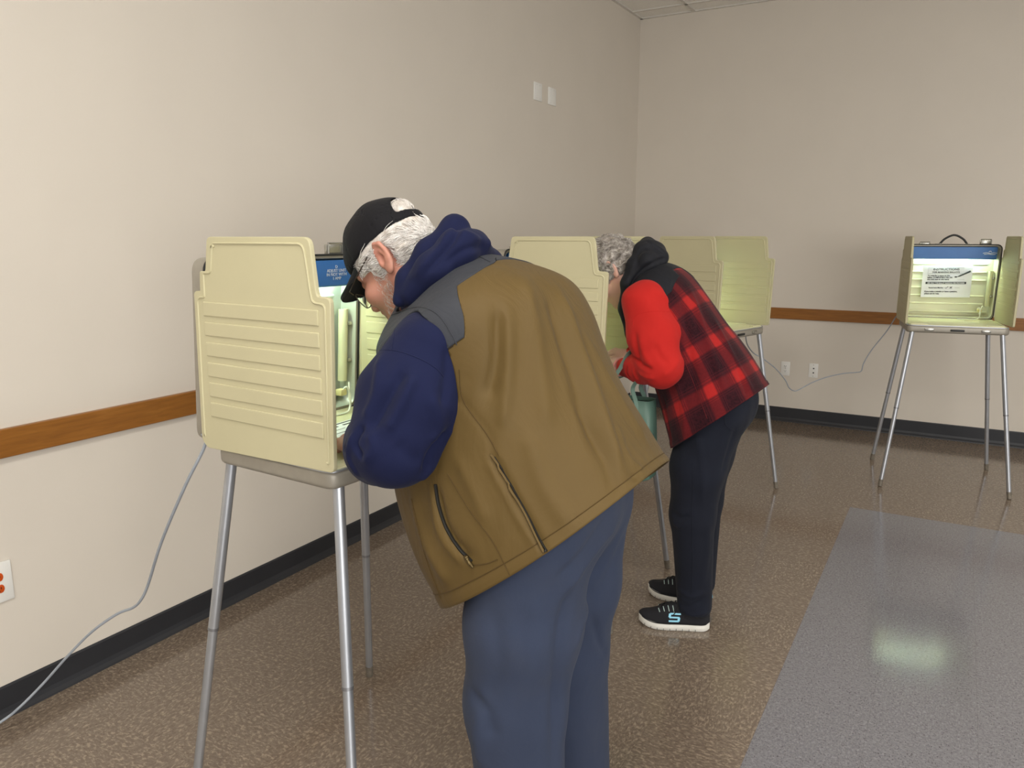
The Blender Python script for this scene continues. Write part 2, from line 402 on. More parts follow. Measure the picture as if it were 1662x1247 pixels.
    for x in (-.085, .085): MB().box((x, yb, 1.488), (.036, .018, .006), .002).build('handle_mount', M['chrome'], hh)
    for x, hgt in ((-.165, .012), (.178, .030)):
        l = MB(); l.box((x, yb-.01, 1.486+hgt/2), (.066, .012, hgt), .003); l.tube([(x-.028, yb-.018, 1.487), (x-.028, yb-.018, 1.489+hgt), (x+.028, yb-.018, 1.489+hgt), (x+.028, yb-.018, 1.487)], .003, 6)
        l.build('lid_latch', M['chrome'], lido)
    # privacy wings
    for sx in (-1, 1):
        p = MB(); x0 = sx*(HW+.002); x1 = sx*(HW+.014)
        p.prism(rounded(PROFILE, PRAD, 5), 0, min(x0, x1), max(x0, x1), .002, 2)
        for x in (x0, x1):
            off = .0016 if x == x1 else -.0016
            for za, zb in RIBS:
                p.box((x+sx*off*.4, -.006, (za+zb)/2), (.005, .405, za-zb), .0022, 2)
            rim = rounded([(.146, 1.523), (-.172, 1.523), (-.187, 1.42), (-.192, 1.396), (-.231, 1.394), (-.220, 1.03)], [.012, .02, .02, .012, .014, .01], 5)
            p.tube([(x, a_, b_) for a_, b_ in rim], .0032, 6)
            rim2 = rounded([(.146, 1.523), (.160, 1.452), (.188, 1.452), (.190, 1.392), (.219, 1.390), (.232, 1.03)], [.012, .008, .006, .006, .014, .01], 5)
            p.tube([(x, a_, b_) for a_, b_ in rim2], .0032, 6)
        p.build('privacy_wing', M['cream'], b, smooth=False)
    # splayed telescopic legs
    for sx in (-1, 1):
        for sy in (-1, 1):
            A = Vector((sx*.239, sy*.195, .968)); B = Vector((sx*.350, sy*.315, 0)); J = A.lerp(B, .49); K = A.lerp(B, .955)
            l = MB(); d = (B-A).normalized()
            l.cyl(A, J, .0138, .0138, 20); l.cyl(J, K, .0125, .0125, 20)
            lo = l.build('leg', M['alu'], b)
            MB().cyl(J-d*.004, J+d*.004, .0145, .0145, 20).build('joint_ring', M['alu_dark'], lo)
            MB().cyl(K, B+Vector((0, 0, .002)), .0135, .0125, 16).build('foot_tip', M['foot'], lo)
    return b
BOOTHS = [  # x, y, turn, label
    (-1.395, 1.541, 1.511, 'cream folding voting booth nearest the camera, used by the man in the black cap'),
    (-1.379, 2.961, 1.573, 'cream folding voting booth between the two voters, used by the woman in the plaid vest'),
    (-1.266, 4.534, 1.284, 'cream folding voting booth behind the woman in the plaid vest, nobody at it'),
    (-.018, 5.517, .166, 'empty voting booth by the back wall with an instruction sheet inside'),
]
proto = booth(); booths = []
for i, (x, y, a, lab) in enumerate(BOOTHS):
    b = proto if i == 0 else copy_tree(proto)
    b.location = (x, y, 0); b.rotation_euler = (0, 0, a); tag(b, lab, 'voting booth', 'suitcase voting booths on aluminium legs'); booths.append(b)
def child(b, nm): return [c for c in b.children if c.name.split('.')[0] == nm][0]
for b in booths[:3]:            # only the far booth's handle stands up
    hnd = [c for c in child(b, 'case_lid').children if c.name.startswith('carry_handle')][0]; hnd.data = hnd.data.copy()
    for v in hnd.data.vertices: v.co.z = 1.488+(v.co.z-1.488)*.3
# the nearest booth's lid is lined in bare silver sheet; its hood carries small white print
iw = [c for c in child(booths[0], 'case_lid').children if c.name.startswith('inner_wall')][0]
iw.data = iw.data.copy(); iw.data.materials[0] = M['inner']
def hoodM(x, z): return Matrix.Translation((x, .209, z)) @ Matrix.Rotation(math.radians(94), 4, 'X')
hb = child(booths[0], 'lamp_hood')
for k, s in enumerate(('D', 'ADJUST UNIT', 'IN NOT WITH', '1 AMP')):
    text_mesh('lettering', s, .0125, M['white_ink'], hb, Matrix.Translation((.166, .2022, 1.447-.0112*k)) @ Matrix.Rotation(math.radians(90), 4, 'X'), 'CENTER')
hb4 = child(booths[3], 'lamp_hood')
lg = MB()
for pts in ([(.165, 1.432), (.185, 1.436), (.205, 1.431), (.225, 1.436), (.245, 1.432)], [(.172, 1.426), (.195, 1.428), (.215, 1.425), (.236, 1.427)], [(.196, 1.440), (.205, 1.446), (.212, 1.440)]):
    lg.tube([(x, .2030, z) for x, z in catmull(pts, 14)], .0022, 6)
lg.build('hood_logo', M['white_ink'], hb4, label='small white logo')

# instruction sheet taped inside the booth by the back wall
def in_booth(b, p): return b.matrix_basis @ Vector(p)
bpy.context.view_layer.update()
b4 = booths[3]; sw, sh = .283, .208
sheet = MB(); bm = sheet.bm; nx, nz = 14, 10; grid = []
for i in range(nx+1):
    grid.append([])
    for k in range(nz+1):
        u, v = i/nx-.5, k/nz-.5
        grid[i].append(bm.verts.new((u*sw, -.0035+.0018*math.sin(u*9+v*4)+.0012*math.sin(v*11), v*sh)))
for i in range(nx):
    for k in range(nz): bm.faces.new((grid[i][k], grid[i+1][k], grid[i+1][k+1], grid[i][k+1]))
ps = sheet.build('instruction_sheet', M['paper']); 
ps.matrix_world = Matrix.Translation(in_booth(b4, (-.015, .246, 1.251))) @ Matrix.Rotation(b4.rotation_euler.z, 4, 'Z') @ Matrix.Rotation(math.radians(-1), 4, 'Y') @ Matrix.Rotation(math.radians(4.3), 4, 'X')
tag(ps, 'white printed sheet of ballot marking instructions inside the booth by the back wall', 'instruction sheet')
RX = Matrix.Rotation(math.pi/2, 4, 'X')
def line(s, x, z, size, align='LEFT', mat='ink', bold=0.0003, sx=1.0): text_mesh('lettering', s, size, M[mat], ps, Matrix.Translation((x, -.0072, z)) @ RX, align, bold, sx=sx)
line('INSTRUCTIONS', -.008, .072, .0185, 'CENTER', sx=1.15); line('FOR MARKING BALLOTS', -.008, .055, .0135, 'CENTER', sx=1.05)
for k, s in enumerate(('To vote for a name on the', 'ballot, COMPLETELY FILL IN', 'the oval next to the name.')): line(s, -.112, .034-.0125*k, .0118, bold=.0004)
MB().box((0-.004, -.0066, -.010), (.232, .0012, .014)).build('black_bar', M['ink'], ps, smooth=False)
text_mesh('lettering', 'USE ONLY THE BALLOT MARKING PEN PROVIDED', .0095, M['paper'], ps, Matrix.Translation((-.004, -.0078, -.0135)) @ RX, 'CENTER', .0003)
line('Incorrect Marks:', -.10, -.045, .0125)
fr = MB()
def stroke(m, pts, r=.0012): m.tube([(x, -.0070, z) for x, z in pts], r, 6)
stroke(fr, [(-.112, .05), (-.112, .088), (.092, .088), (.092, .05), (-.112, .05)], .0005)
stroke(fr, [(-.006, -.040), (0, -.046), (.012, -.032)], .0013); stroke(fr, [(.022, -.046), (.034, -.034)], .0018); stroke(fr, [(.022, -.034), (.034, -.046)], .0013); stroke(fr, [(.05, -.041), (.078, -.041)], .0006); stroke(fr, [(.06, .012), (.10, .012)], .0005)
fr.build('printed_marks', M['ink'], ps, smooth=False)
pn = MB(); pn.tube([(.058, -.0072, .030), (.072, -.0072, .036), (.13, -.0072, .066)], [.0015, .0042, .0058], 8); pn.prism([(.050+.008*math.cos(a), .029+.0042*math.sin(a)) for a in np.linspace(0, 2*math.pi, 17)[:-1]], 1, -.0075, -.0066)
pn.build('pen_drawing', M['ink'], ps, smooth=False)
line('If you make a mistake or have a question,', -.122, -.069, .0112, bold=.0004); line('please ask for help.', -.122, -.083, .0112, bold=.0004)

# ballot on the nearest booth
b1 = booths[0]
bl = MB().box((0, 0, 0), (.20, .28, .0012)).build('ballot_paper', M['paper'], smooth=False)
bl.matrix_world = Matrix.Translation(in_booth(b1, (.03, -.045, 1.0186))) @ Matrix.Rotation(b1.rotation_euler.z+.06, 4, 'Z')
tag(bl, 'white printed ballot lying on the near booth under the man\'s hands', 'ballot')
pm = MB()
for k in range(9):
    for c in (-.048, .048): pm.box((c, .11-k*.027, .0009), (.075, .0022 if k % 3 else .007, .0006))
pm.box((0, .13, .0009), (.17, .006, .0006)); pm.build('printed_lines', M['ink'], bl, smooth=False)

# power cables
def cable(pts, r, n, label):
    c = MB().tube(catmull(pts, n), r, 8).build('power_cable', M['cord']); return tag(c, label, 'cable', 'power cables of the booths')
nb = in_booth(b1, (-.262, .285, 1.03))
pts = [tuple(nb)]+[tuple(atx(x, y, X)) for x, y, X in ((333, 722, -1.665), (300, 790, -1.74), (262, 880, -1.88), (240, 950, -1.99), (228, 975, -2.03), (215, 987, -2.07), (190, 997, -2.13), (150, 1025, -2.22), (110, 1065, -2.31), (70, 1110, -2.39), (30, 1150, -2.44), (0, 1173, -2.47))]+[(-2.48, .9, .012), (-2.45, .5, .006), (-2.46, .1, .006)]
cable(pts, .0042, 110, 'grey power cable running from the nearest booth down to the floor at left')
Z = lambda x, y: (1180+x/3.282, 480+y/3.282)
far = [(900, 113, 5.83), (850, 190, 5.8), (770, 290, 5.77), (728, 360, 5.74), (716, 400, 5.72), (690, 409, 5.7), (620, 415, 5.66), (530, 435, 5.6), (450, 465, 5.5), (380, 503, 5.4), (355, 507, 5.35), (330, 490, 5.3), (310, 450, 5.25), (260, 390, 5.15), (190, 335, 5.0), (140, 305, 4.9), (108, 260, 4.75), (98, 210, 4.6)]
pts = [tuple(in_booth(b4, (-.26, .285, 1.03)))]+[tuple(at(*Z(x, y), Y)) for x, y, Y in far]
e = Vector(pts[-1]); pts.append((e.x-.01, e.y, .968))
cable(pts, .0036, 120, 'thin grey power cable drooping between the two far booths')
# ------------------------------------------------------------------ signed-distance modelling -> one smooth continuous mesh
f32 = np.float32
def V3(*a): return np.array(a, float)
def smin(a, b, k):
    h = np.clip(.5+.5*(b-a)/k, 0, 1); return b+(a-b)*h-k*h*(1-h)
def smax(a, b, k): return -smin(-a, -b, k)
def seg(P, a, b, ra, rb, sc_=None):
    a = np.asarray(a, float); b = np.asarray(b, float)
    if sc_ is not None:
        s = np.asarray(sc_, float); P = P*s; a = a*s; b = b*s
    ba = b-a; t = np.clip(((P-a)@ba)/max(ba@ba, 1e-9), 0, 1)
    d = np.sqrt((((P-a)-t[:, None]*ba)**2).sum(1))-(ra+(rb-ra)*t)
    return d/(s.max() if sc_ is not None else 1)
def chain(P, pts, rad, k=.02):
    d = None
    for i in range(len(pts)-1):
        e = seg(P, pts[i], pts[i+1], rad[i], rad[i+1]); d = e if d is None else smin(d, e, k)
    return d
def ell(P, c, r, R=None):
    Q = P-np.asarray(c, float)
    if R is not None: Q = Q@R
    r = np.asarray(r, float); k0 = np.sqrt(((Q/r)**2).sum(1)); k1 = np.sqrt(((Q/r**2)**2).sum(1)); return k0*(k0-1)/np.maximum(k1, 1e-6)
def sdf_mesh(fn, lo, hi, h, B=8, slack=1.7):
    lo = np.asarray(lo, float); hi = np.asarray(hi, float)
    nb = np.ceil((hi-lo)/(h*B)).astype(int)
    bi = np.stack(np.meshgrid(*[np.arange(n) for n in nb], indexing='ij'), -1).reshape(-1, 3)
    cen = lo+(bi+.5)*B*h
    d = np.concatenate([fn(c) for c in np.array_split(cen, max(1, len(cen)//200000))])
    bi = bi[np.abs(d) < B*h*.87*slack]
    g = np.stack(np.meshgrid(*[np.arange(B+1)]*3, indexing='ij'), -1).reshape(-1, 3)
    D = np.empty((len(bi), (B+1)**3), np.float64)
    step = max(1, 250000//len(g))
    for i in range(0, len(bi), step):
        b = bi[i:i+step]; P = (lo+((b*B)[:, None, :]+g[None])*h).reshape(-1, 3); D[i:i+step] = fn(P).reshape(len(b), -1)
    D = D.reshape(-1, B+1, B+1, B+1)
    c8 = np.stack([D[:, x:x+B, y:y+B, z:z+B] for x in (0, 1) for y in (0, 1) for z in (0, 1)], -1)
    act = (c8.min(-1) < 0) & (c8.max(-1) >= 0)
    w = np.argwhere(act); val = c8[act]                      # n x 8
    cell = bi[w[:, 0]]*B+w[:, 1:]
    off = np.array([(x, y, z) for x in (0, 1) for y in (0, 1) for z in (0, 1)], float)
    acc = np.zeros((len(w), 3)); cnt = np.zeros(len(w))
    for a in range(8):
        for b in range(a+1, 8):
            if np.abs(off[a]-off[b]).sum() != 1: continue
            va, vb = val[:, a], val[:, b]; cr = (va < 0) != (vb < 0)
            t = np.where(cr, va/np.where(va == vb, 1, va-vb), 0)
            acc += np.where(cr[:, None], off[a]+t[:, None]*(off[b]-off[a]), 0); cnt += cr
    vert = lo+(cell+acc/np.maximum(cnt, 1)[:, None])*h
    dim = nb*B+2
    key = lambda c: (c[:, 0]*dim[1]+c[:, 1])*dim[2]+c[:, 2]
    ids = key(cell); order = np.argsort(ids); sid = ids[order]
    def find(c):
        k = key(c); p = np.clip(np.searchsorted(sid, k), 0, len(sid)-1); ok = sid[p] == k; return np.where(ok, order[p], -1)
    Fs = []
    for ax, cb in ((0, 4), (1, 2), (2, 1)):
        s0 = val[:, 0] < 0; s1 = val[:, cb] < 0; m = s0 != s1; c = cell[m]
        u, v = [(1, 2), (2, 0), (0, 1)][ax]
        eu = np.zeros(3, int); eu[u] = 1; ev = np.zeros(3, int); ev[v] = 1
        q = np.stack([find(c), find(c-eu), find(c-eu-ev), find(c-ev)], 1)
        fl = s0[m]; q[~fl] = q[~fl][:, ::-1]
        Fs.append(q[(q >= 0).all(1)])
    return vert, np.concatenate(Fs)
def grad(fn, P, e=.002):
    G = np.stack([fn(P+np.eye(3)[i]*e)-fn(P-np.eye(3)[i]*e) for i in range(3)], -1); return G/np.maximum(np.linalg.norm(G, axis=1), 1e-9)[:, None]
def normals(V, F):
    F = np.asarray(F); n = np.zeros_like(V)
    a, b, c = V[F[:, 0]], V[F[:, 1]], V[F[:, 2]]
    fn = np.cross(b-a, c-a) if F.shape[1] == 3 else np.cross(c-a, V[F[:, 3]]-b)
    for k in range(F.shape[1]): np.add.at(n, F[:, k], fn)
    return n/np.maximum(np.linalg.norm(n, axis=1), 1e-12)[:, None]
def poly_dist(P, pts):
    """distance to a 3D polyline and the parameter (0..1) along it"""
    best = np.full(len(P), 1e9); tt = np.zeros(len(P)); n = len(pts)-1
    for i in range(n):
        a, b = np.asarray(pts[i]), np.asarray(pts[i+1]); ba = b-a; t = np.clip(((P-a)@ba)/max(ba@ba, 1e-12), 0, 1)
        d = np.linalg.norm(P-a-t[:, None]*ba, axis=1); m = d < best; best = np.where(m, d, best); tt = np.where(m, (i+t)/n, tt)
    return best, tt
def on_surface(V, N, px):
    """index of the surface point that shows at a photo point, nearest the viewer"""
    q = proj(V); facing = ((CO-V)*N).sum(1) > 0; out = []
    for x, y in px:
        d = np.hypot(q[:, 0]-x, q[:, 1]-y)+np.where(facing, 0, 1e4); c = np.where(d < d.min()+5)[0]; out.append(c[np.argmin(d[c]+q[c, 2]*25)])
    return np.array(out)
from mathutils.bvhtree import BVHTree
def trace(V, F, px, n=0, smooth=2):
    """photo polyline -> 3D points on the cloth where those sight lines first meet it"""
    px = catmull(np.array(px, float), n) if n else np.array(px, float)
    bv = BVHTree.FromPolygons(V.tolist(), tri(F).tolist()); P, Nn, last = [], [], None
    for x, y in px:
        d = ray(x, y); h = bv.ray_cast(Vector(CO), Vector(d).normalized())
        if h[0] is None: continue                       # past the edge of the cloth
        nn = np.array(h[1]); P.append(np.array(h[0])); Nn.append(nn if nn@d < 0 else -nn)
    P, Nn = np.array(P), np.array(Nn)
    if n:
        for _ in range(smooth): P[1:-1] = (P[:-2]+2*P[1:-1]+P[2:])/4
    return P, Nn
def crease(V, F, N, lines):
    """raise (+) or sink (-) soft folds along polylines traced on the cloth"""
    D = np.zeros(len(V))
    for px, width, depth in lines:
        pts = trace(V, F, px, 12)[0]
        d, t = poly_dist(V, pts); D += depth*np.exp(-(d/width)**2)*np.clip(np.minimum(t, 1-t)*6+.25, 0, 1)
    return V+N*D[:, None]
def wavy(V, amp, freq, seed, axis=None):
    """broad soft unevenness of cloth"""
    r = np.random.default_rng(seed); D = np.zeros(len(V))
    for k in range(7):
        q = r.normal(size=3); q /= np.linalg.norm(q)
        if axis is not None: q = q-np.asarray(axis)*(q@np.asarray(axis))*.8
        D += np.sin(V@q*freq*r.uniform(.6, 1.7)+r.uniform(0, 6.3))
    return D/7*amp*1.8
def smooth_v(V, F, it=2):
    F = np.asarray(F); 
    e = np.concatenate([np.stack([F[:, k], F[:, (k+1) % F.shape[1]]], 1) for k in range(F.shape[1])])
    for _ in range(it):
        s = np.zeros_like(V); c = np.zeros(len(V))
        np.add.at(s, e[:, 0], V[e[:, 1]]); np.add.at(c, e[:, 0], 1); np.add.at(s, e[:, 1], V[e[:, 0]]); np.add.at(c, e[:, 1], 1)
        V = .5*V+.5*s/np.maximum(c, 1)[:, None]
    return V
def tri(F):
    F = np.asarray(F); return F if F.shape[1] == 3 else np.concatenate([F[:, [0, 1, 2]], F[:, [0, 2, 3]]])
def cut(V, F, f, keep_neg=True, A=None):
    """clean cut of a triangle mesh along f = 0; A: per-vertex attributes carried along"""
    f = f if keep_neg else -f
    F = tri(F); s = f[F] <= 0; cnt = s.sum(1); out = [F[cnt == 3]]
    V = list(V); n0 = len(V); new = {}; A_ = list(A) if A is not None else None
    def ep(a, b):
        k = (a, b) if a < b else (b, a)
        if k not in new:
            t = f[k[0]]/(f[k[0]]-f[k[1]]); new[k] = len(V); V.append(V[k[0]]*(1-t)+V[k[1]]*t)
            if A_ is not None: A_.append(A_[k[0]]*(1-t)+A_[k[1]]*t)
        return new[k]
    ex = []
    for tr, ss, c in zip(F[(cnt == 1) | (cnt == 2)], s[(cnt == 1) | (cnt == 2)], cnt[(cnt == 1) | (cnt == 2)]):
        if c == 1:
            i = int(np.argmax(ss)); a, b, c_ = tr[i], tr[(i+1) % 3], tr[(i+2) % 3]; ex.append((a, ep(a, b), ep(a, c_)))
        else:
            i = int(np.argmin(ss)); a, b, c_ = tr[i], tr[(i+1) % 3], tr[(i+2) % 3]; p, q = ep(a, b), ep(a, c_); ex += [(p, b, c_), (p, c_, q)]
    out.append(np.array(ex, int).reshape(-1, 3)); F = np.concatenate(out); V = np.array(V)
    u, inv = np.unique(F, return_inverse=True)
    return V[u], inv.reshape(-1, 3), (np.array(A_)[u] if A_ is not None else None)
def cloth(name, V, F, mat, parent, th, uv=None, label=None, offset=-1):
    o = raw(name, V, F, mat, parent, True, label, uv)
    m = o.modifiers.new('thickness', 'SOLIDIFY'); m.thickness = th; m.offset = offset; m.use_rim = True
    return o

# ------------------------------------------------------------------ fabrics, skin, hair
M['skin'] = None
def skin(name, base, red, amt=.5):
    t = NT(name); f = t.noise(28, 4, .6); g = t.noise(9, 3, .55)
    c = t.mix(t.math('MULTIPLY', t.ramp(g, [(.35, (0, 0, 0, 1)), (.75, (1, 1, 1, 1))]), amt), lin(base), lin(red))
    c = t.mix(t.math('MULTIPLY', t.ramp(f, [(.5, (0, 0, 0, 1)), (.8, (1, 1, 1, 1))]), .35), c, lin(tuple(x*.86 for x in base)))
    t.set(Base_Color=c, Roughness=.5); t.b.inputs['Subsurface Weight'].default_value = .08; t.b.inputs['Subsurface Radius'].default_value = (.01, .004, .002)
    t.bump(t.noise(240, 3, .6), .12, .002); return t.m
M['skin'] = skin('skin_ruddy', (192, 142, 122), (182, 104, 90), .75)
M['skin2'] = skin('skin_pale', (214, 172, 154), (196, 134, 120), .5)
def fabric(name, c, amt=.06, weave=900, rough=.85, sheen=.25, fade=None, big=5, wb=.25, wrinkle=.2):
    t = NT(name); a = np.array(lin(c)[:3]); f = t.noise(big, 4, .6); g = t.noise(weave, 2, .6)
    col = t.ramp(f, [(.3, tuple(a*(1-amt))+(1,)), (.7, tuple(np.minimum(a*(1+amt), 1))+(1,))])
    if fade is not None: col = t.mix(t.math('MULTIPLY', t.ramp(t.noise(2.6, 5, .65), [(.45, (0, 0, 0, 1)), (.75, (1, 1, 1, 1))]), .6), col, lin(fade))
    col = t.mix(t.math('MULTIPLY', g, .22), col, tuple(a*.72)+(1,))
    t.set(Base_Color=col, Roughness=rough); t.b.inputs['Sheen Weight'].default_value = min(sheen, .035); t.b.inputs['Sheen Roughness'].default_value = .45; t.b.inputs['Specular IOR Level'].default_value = .25
    t.bump(g, wb, .0015)
    if wrinkle:
        mp = t.node('ShaderNodeMapping'); t.l.new(t.tc.outputs['Object'], mp.inputs[0]); mp.inputs['Rotation'].default_value = (.2, -.5, .3); mp.inputs['Scale'].default_value = (1.0, 1.6, .55)
        x = t.node('ShaderNodeBump'); x.inputs['Strength'].default_value = wrinkle; x.inputs['Distance'].default_value = .012
        t.l.new(t.noise(11, 3, .5, vec=mp.outputs[0], dist=1.2), x.inputs['Height'])
        first = t.b.inputs['Normal'].links[0].from_node; t.l.new(x.outputs[0], first.inputs['Normal'])
    return t.m
M['vest'] = fabric('vest_olive_brown', (92, 73, 37), .05, 1100, .62, .10, big=4, wrinkle=.35)
M['vest_in'] = fabric('vest_lining', (60, 46, 26), .05)
M['yoke'] = fabric('yoke_charcoal', (54, 56, 62), .05, 1000, .66, .1, wrinkle=.4)
M['navy'] = fabric('hoodie_navy', (17, 23, 56), .06, 800, .9, .08)
M['sweat'] = fabric('sweatpants_blue', (52, 60, 80), .06, 700, .95, .08, fade=(64, 67, 78))
M['capm'] = fabric('cap_black', (17, 16, 20), .12, 1200, .8, .08)
M['thread'] = fabric('seam_thread', (78, 60, 30), .05)
M['zip'] = vary('zip_teeth', (28, 26, 22), .2, 300, .45, metal=.4)
M['brass'] = vary('zip_puller', (92, 78, 50), .2, 200, .35, metal=.8)
M['red'] = fabric('sleeve_red', (182, 34, 29), .06, 700, .9, .10)
M['black_cloth'] = fabric('yoke_black', (25, 26, 32), .12, 900, .7, .12)
M['denim'] = fabric('jeans_dark', (22, 25, 36), .12, 1000, .9, .15, fade=(32, 38, 52))
M['bag'] = vary('bag_green', (110, 136, 123), .06, 9, .45, bump=(350, .2, .002))
M['bag2'] = vary('bag_green_dark', (84, 112, 100), .06, 9, .45, bump=(350, .2, .002))
M['lining'] = vary('bag_lining', (28, 28, 30), .1, 20, .8)
M['label_blue'] = vary('tag_print', (84, 104, 190), .1, 60, .6)
M['wire'] = vary('spectacle_metal', (88, 76, 66), .1, 60, .35, metal=.8)
M['shoe'] = fabric('shoe_black_mesh', (34, 34, 38), .15, 420, .8, .1, wb=.6)
M['sole'] = vary('shoe_sole_white', (224, 222, 214), .04, 30, .55)
M['lace'] = vary('shoe_lace', (20, 20, 22), .1, 80, .8)
M['lace_eye'] = vary('lace_eyelet', (176, 196, 190), .05, 80, .6)
M['logo_blue'] = vary('emblem_light_blue', (136, 206, 232), .03, 50, .4)
def glass():
    t = NT('lens_glass'); f = t.noise(5); t.set(Base_Color=(1, 1, 1, 1), Roughness=t.math('MULTIPLY', f, .02)); t.b.inputs['Transmission Weight'].default_value = 1.0; t.b.inputs['IOR'].default_value = 1.04; return t.m
M['glass'] = glass()
def hair_mat(name, a, b, c):
    t = NT(name); f = t.noise(60, 4, .6); col = t.ramp(f, [(.30, lin(a)), (.5, lin(b)), (.68, lin(c))])
    t.set(Base_Color=col, Roughness=.5); t.b.inputs['Specular IOR Level'].default_value = .35; return t.m
M['hair_white'] = hair_mat('hair_white', (172, 162, 152), (200, 192, 184), (222, 216, 209))
M['hair_bright'] = hair_mat('hair_bright_white', (206, 198, 190), (236, 231, 226), (246, 243, 239))
M['hair_pale'] = hair_mat('hair_pale_grey', (120, 112, 104), (176, 168, 160), (218, 212, 205))
M['hair_grey'] = hair_mat('hair_grey', (112, 103, 95), (158, 149, 140), (206, 199, 190))
def plaid():
    t = NT('plaid_fleece'); sep = t.node('ShaderNodeSeparateXYZ'); t.l.new(t.tc.outputs['UV'], sep.inputs[0])
    K = [(0, (1, 1, 1, 1)), (.25, (.93, .93, .93, 1)), (.32, (.14, .14, .14, 1)), (.365, (.42, .42, .42, 1)), (.40, (.04, .04, .04, 1)), (.425, (.30, .30, .30, 1)), (.45, (.10, .10, .10, 1)), (.82, (.14, .14, .14, 1)), (.85, (.36, .36, .36, 1)), (.875, (.04, .04, .04, 1)), (.90, (.42, .42, .42, 1)), (.93, (.14, .14, .14, 1)), (.985, (.96, .96, .96, 1))]
    def band(v, ph):
        return t.ramp(t.math('FRACT', t.math('ADD', t.math('DIVIDE', v, .150), ph)), K)
    a = band(sep.outputs[0], .15); b = band(sep.outputs[1], .4)
    s = t.math('MULTIPLY', t.math('ADD', a, b), .5)
    soft = t.noise(140, 3, .6)
    s = t.math('ADD', s, t.math('MULTIPLY', t.math('SUBTRACT', soft, .5), .24))
    col = t.ramp(s, [(.06, lin((28, 12, 18))), (.16, lin((56, 21, 27))), (.5, lin((88, 24, 28))), (.60, lin((100, 27, 30))), (.98, lin((164, 37, 35)))])
    t.set(Base_Color=col, Roughness=.95); t.b.inputs['Sheen Weight'].default_value = .05; t.b.inputs['Sheen Roughness'].default_value = .5; t.b.inputs['Specular IOR Level'].default_value = .15
    t.bump(t.noise(500, 2, .6), .3, .002); return t.m
M['plaid'] = plaid()

# ------------------------------------------------------------------ heads
class Head:
    def __init__(s, O, pitch, yaw, scale, roll=0):
        f = V3(-math.cos(pitch), 0, -math.sin(pitch)); u = V3(-math.sin(pitch), 0, math.cos(pitch)); l = np.cross(u, f)
        cy, sy = math.cos(yaw), math.sin(yaw); f, l = f*cy+l*sy, l*cy-f*sy
        cr, sr = math.cos(roll), math.sin(roll); l, u = l*cr+u*sr, u*cr-l*sr
        s.R = np.stack([f, l, u], 1); s.O = np.asarray(O, float); s.s = scale
    def loc(s, P): return (P-s.O)@s.R/s.s
    def wor(s, p): return s.O+(np.asarray(p, float)*s.s)@s.R.T
    def M4(s):
        m = Matrix.Identity(4)
        for i in range(3):
            for k in range(3): m[i][k] = s.R[i, k]
            m[i][3] = s.O[i]
        return m
def head_local(p, old=True):
    a = np.abs(p[:, 1]); q = np.stack([p[:, 0], a, p[:, 2]], 1)     # symmetric
    d = ell(p, (-.005, 0, .045), (.100, .078, .096))
    d = smin(d, ell(p, (.032, 0, -.030), (.072, .060, .085)), .03)
    d = smin(d, seg(q, (-.012, .052, -.050), (.070, .018, -.100), .024, .021), .03)
    d = smin(d, ell(p, (.082, 0, -.100), (.022, .022, .018)), .018)
    d = smin(d, seg(p, (-.03, 0, -.04), (.06, 0, -.09), .045, .025), .03)
    d = smin(d, seg(q, (.088, .012, .034), (.070, .050, .030), .012, .012), .016)          # brow
    d = smin(d, ell(q, (.068, .042, -.028), (.028, .026, .024)), .022)                     # cheek
    d = smax(d, -ell(q, (.102, .033, .010), (.018, .020, .014)), .014)                     # eye socket
    d = smin(d, seg(p, (.098, 0, .020), (.118, 0, -.030), .0085, .012), .012)              # nose
    d = smin(d, ell(q, (.112, .012, -.036), (.011, .009, .008)), .008)
    d = smax(d, -ell(q, (.114, .007, -.045), (.006, .004, .005)), .004)
    d = smin(d, ell(p, (.094, 0, -.060), (.013, .026, .010)), .010)                        # lips
    d = smin(d, ell(p, (.091, 0, -.074), (.012, .022, .008)), .008)
    d = smax(d, -ell(p, (.107, 0, -.067), (.010, .022, .0022)), .004)
    d = smin(d, ell(q, (.080, .033, .010), (.0135, .0135, .0135)), .003)                   # eyeball under lid
    # ear: tilted cup with a rolled rim, lobe and hollow
    th = math.radians(10); e = q-V3(-.014, .075, -.002); ex = e[:, 0]*math.cos(th)+e[:, 1]*math.sin(th); ey = -e[:, 0]*math.sin(th)+e[:, 1]*math.cos(th)
    # ex runs backwards along the flap (negative = back)
    E = np.stack([-(e[:, 0]*math.cos(th)-e[:, 1]*math.sin(th)), e[:, 0]*math.sin(th)+e[:, 1]*math.cos(th), e[:, 2]], 1)   # x: back, y: out, z: up
    disc = ell(E, (.014, .006, .004), (.022, .0055, .036))
    rim = None
    pts = [(.001, .006, .010), (.004, .009, .028), (.016, .011, .038), (.029, .011, .030), (.033, .010, .010), (.028, .009, -.010), (.018, .008, -.024)]
    rim = chain(E, pts, [.004, .0045, .005, .005, .0045, .004, .004], .004)
    anti = chain(E, [(.013, .008, .024), (.021, .009, .010), (.019, .009, -.008), (.012, .009, -.016)], [.0035, .0045, .0045, .004], .004)
    lobe = ell(E, (.010, .007, -.028), (.0105, .0055, .010)); trag = ell(E, (.0, .009, -.006), (.005, .004, .007))
    ear = smin(smin(smin(disc, rim, .004), anti, .004), smin(lobe, trag, .003), .006)
    ear = smax(ear, -ell(E, (.011, .013, .002), (.0085, .009, .012)), .004)
    d = smin(d, ear, .006)
    return d
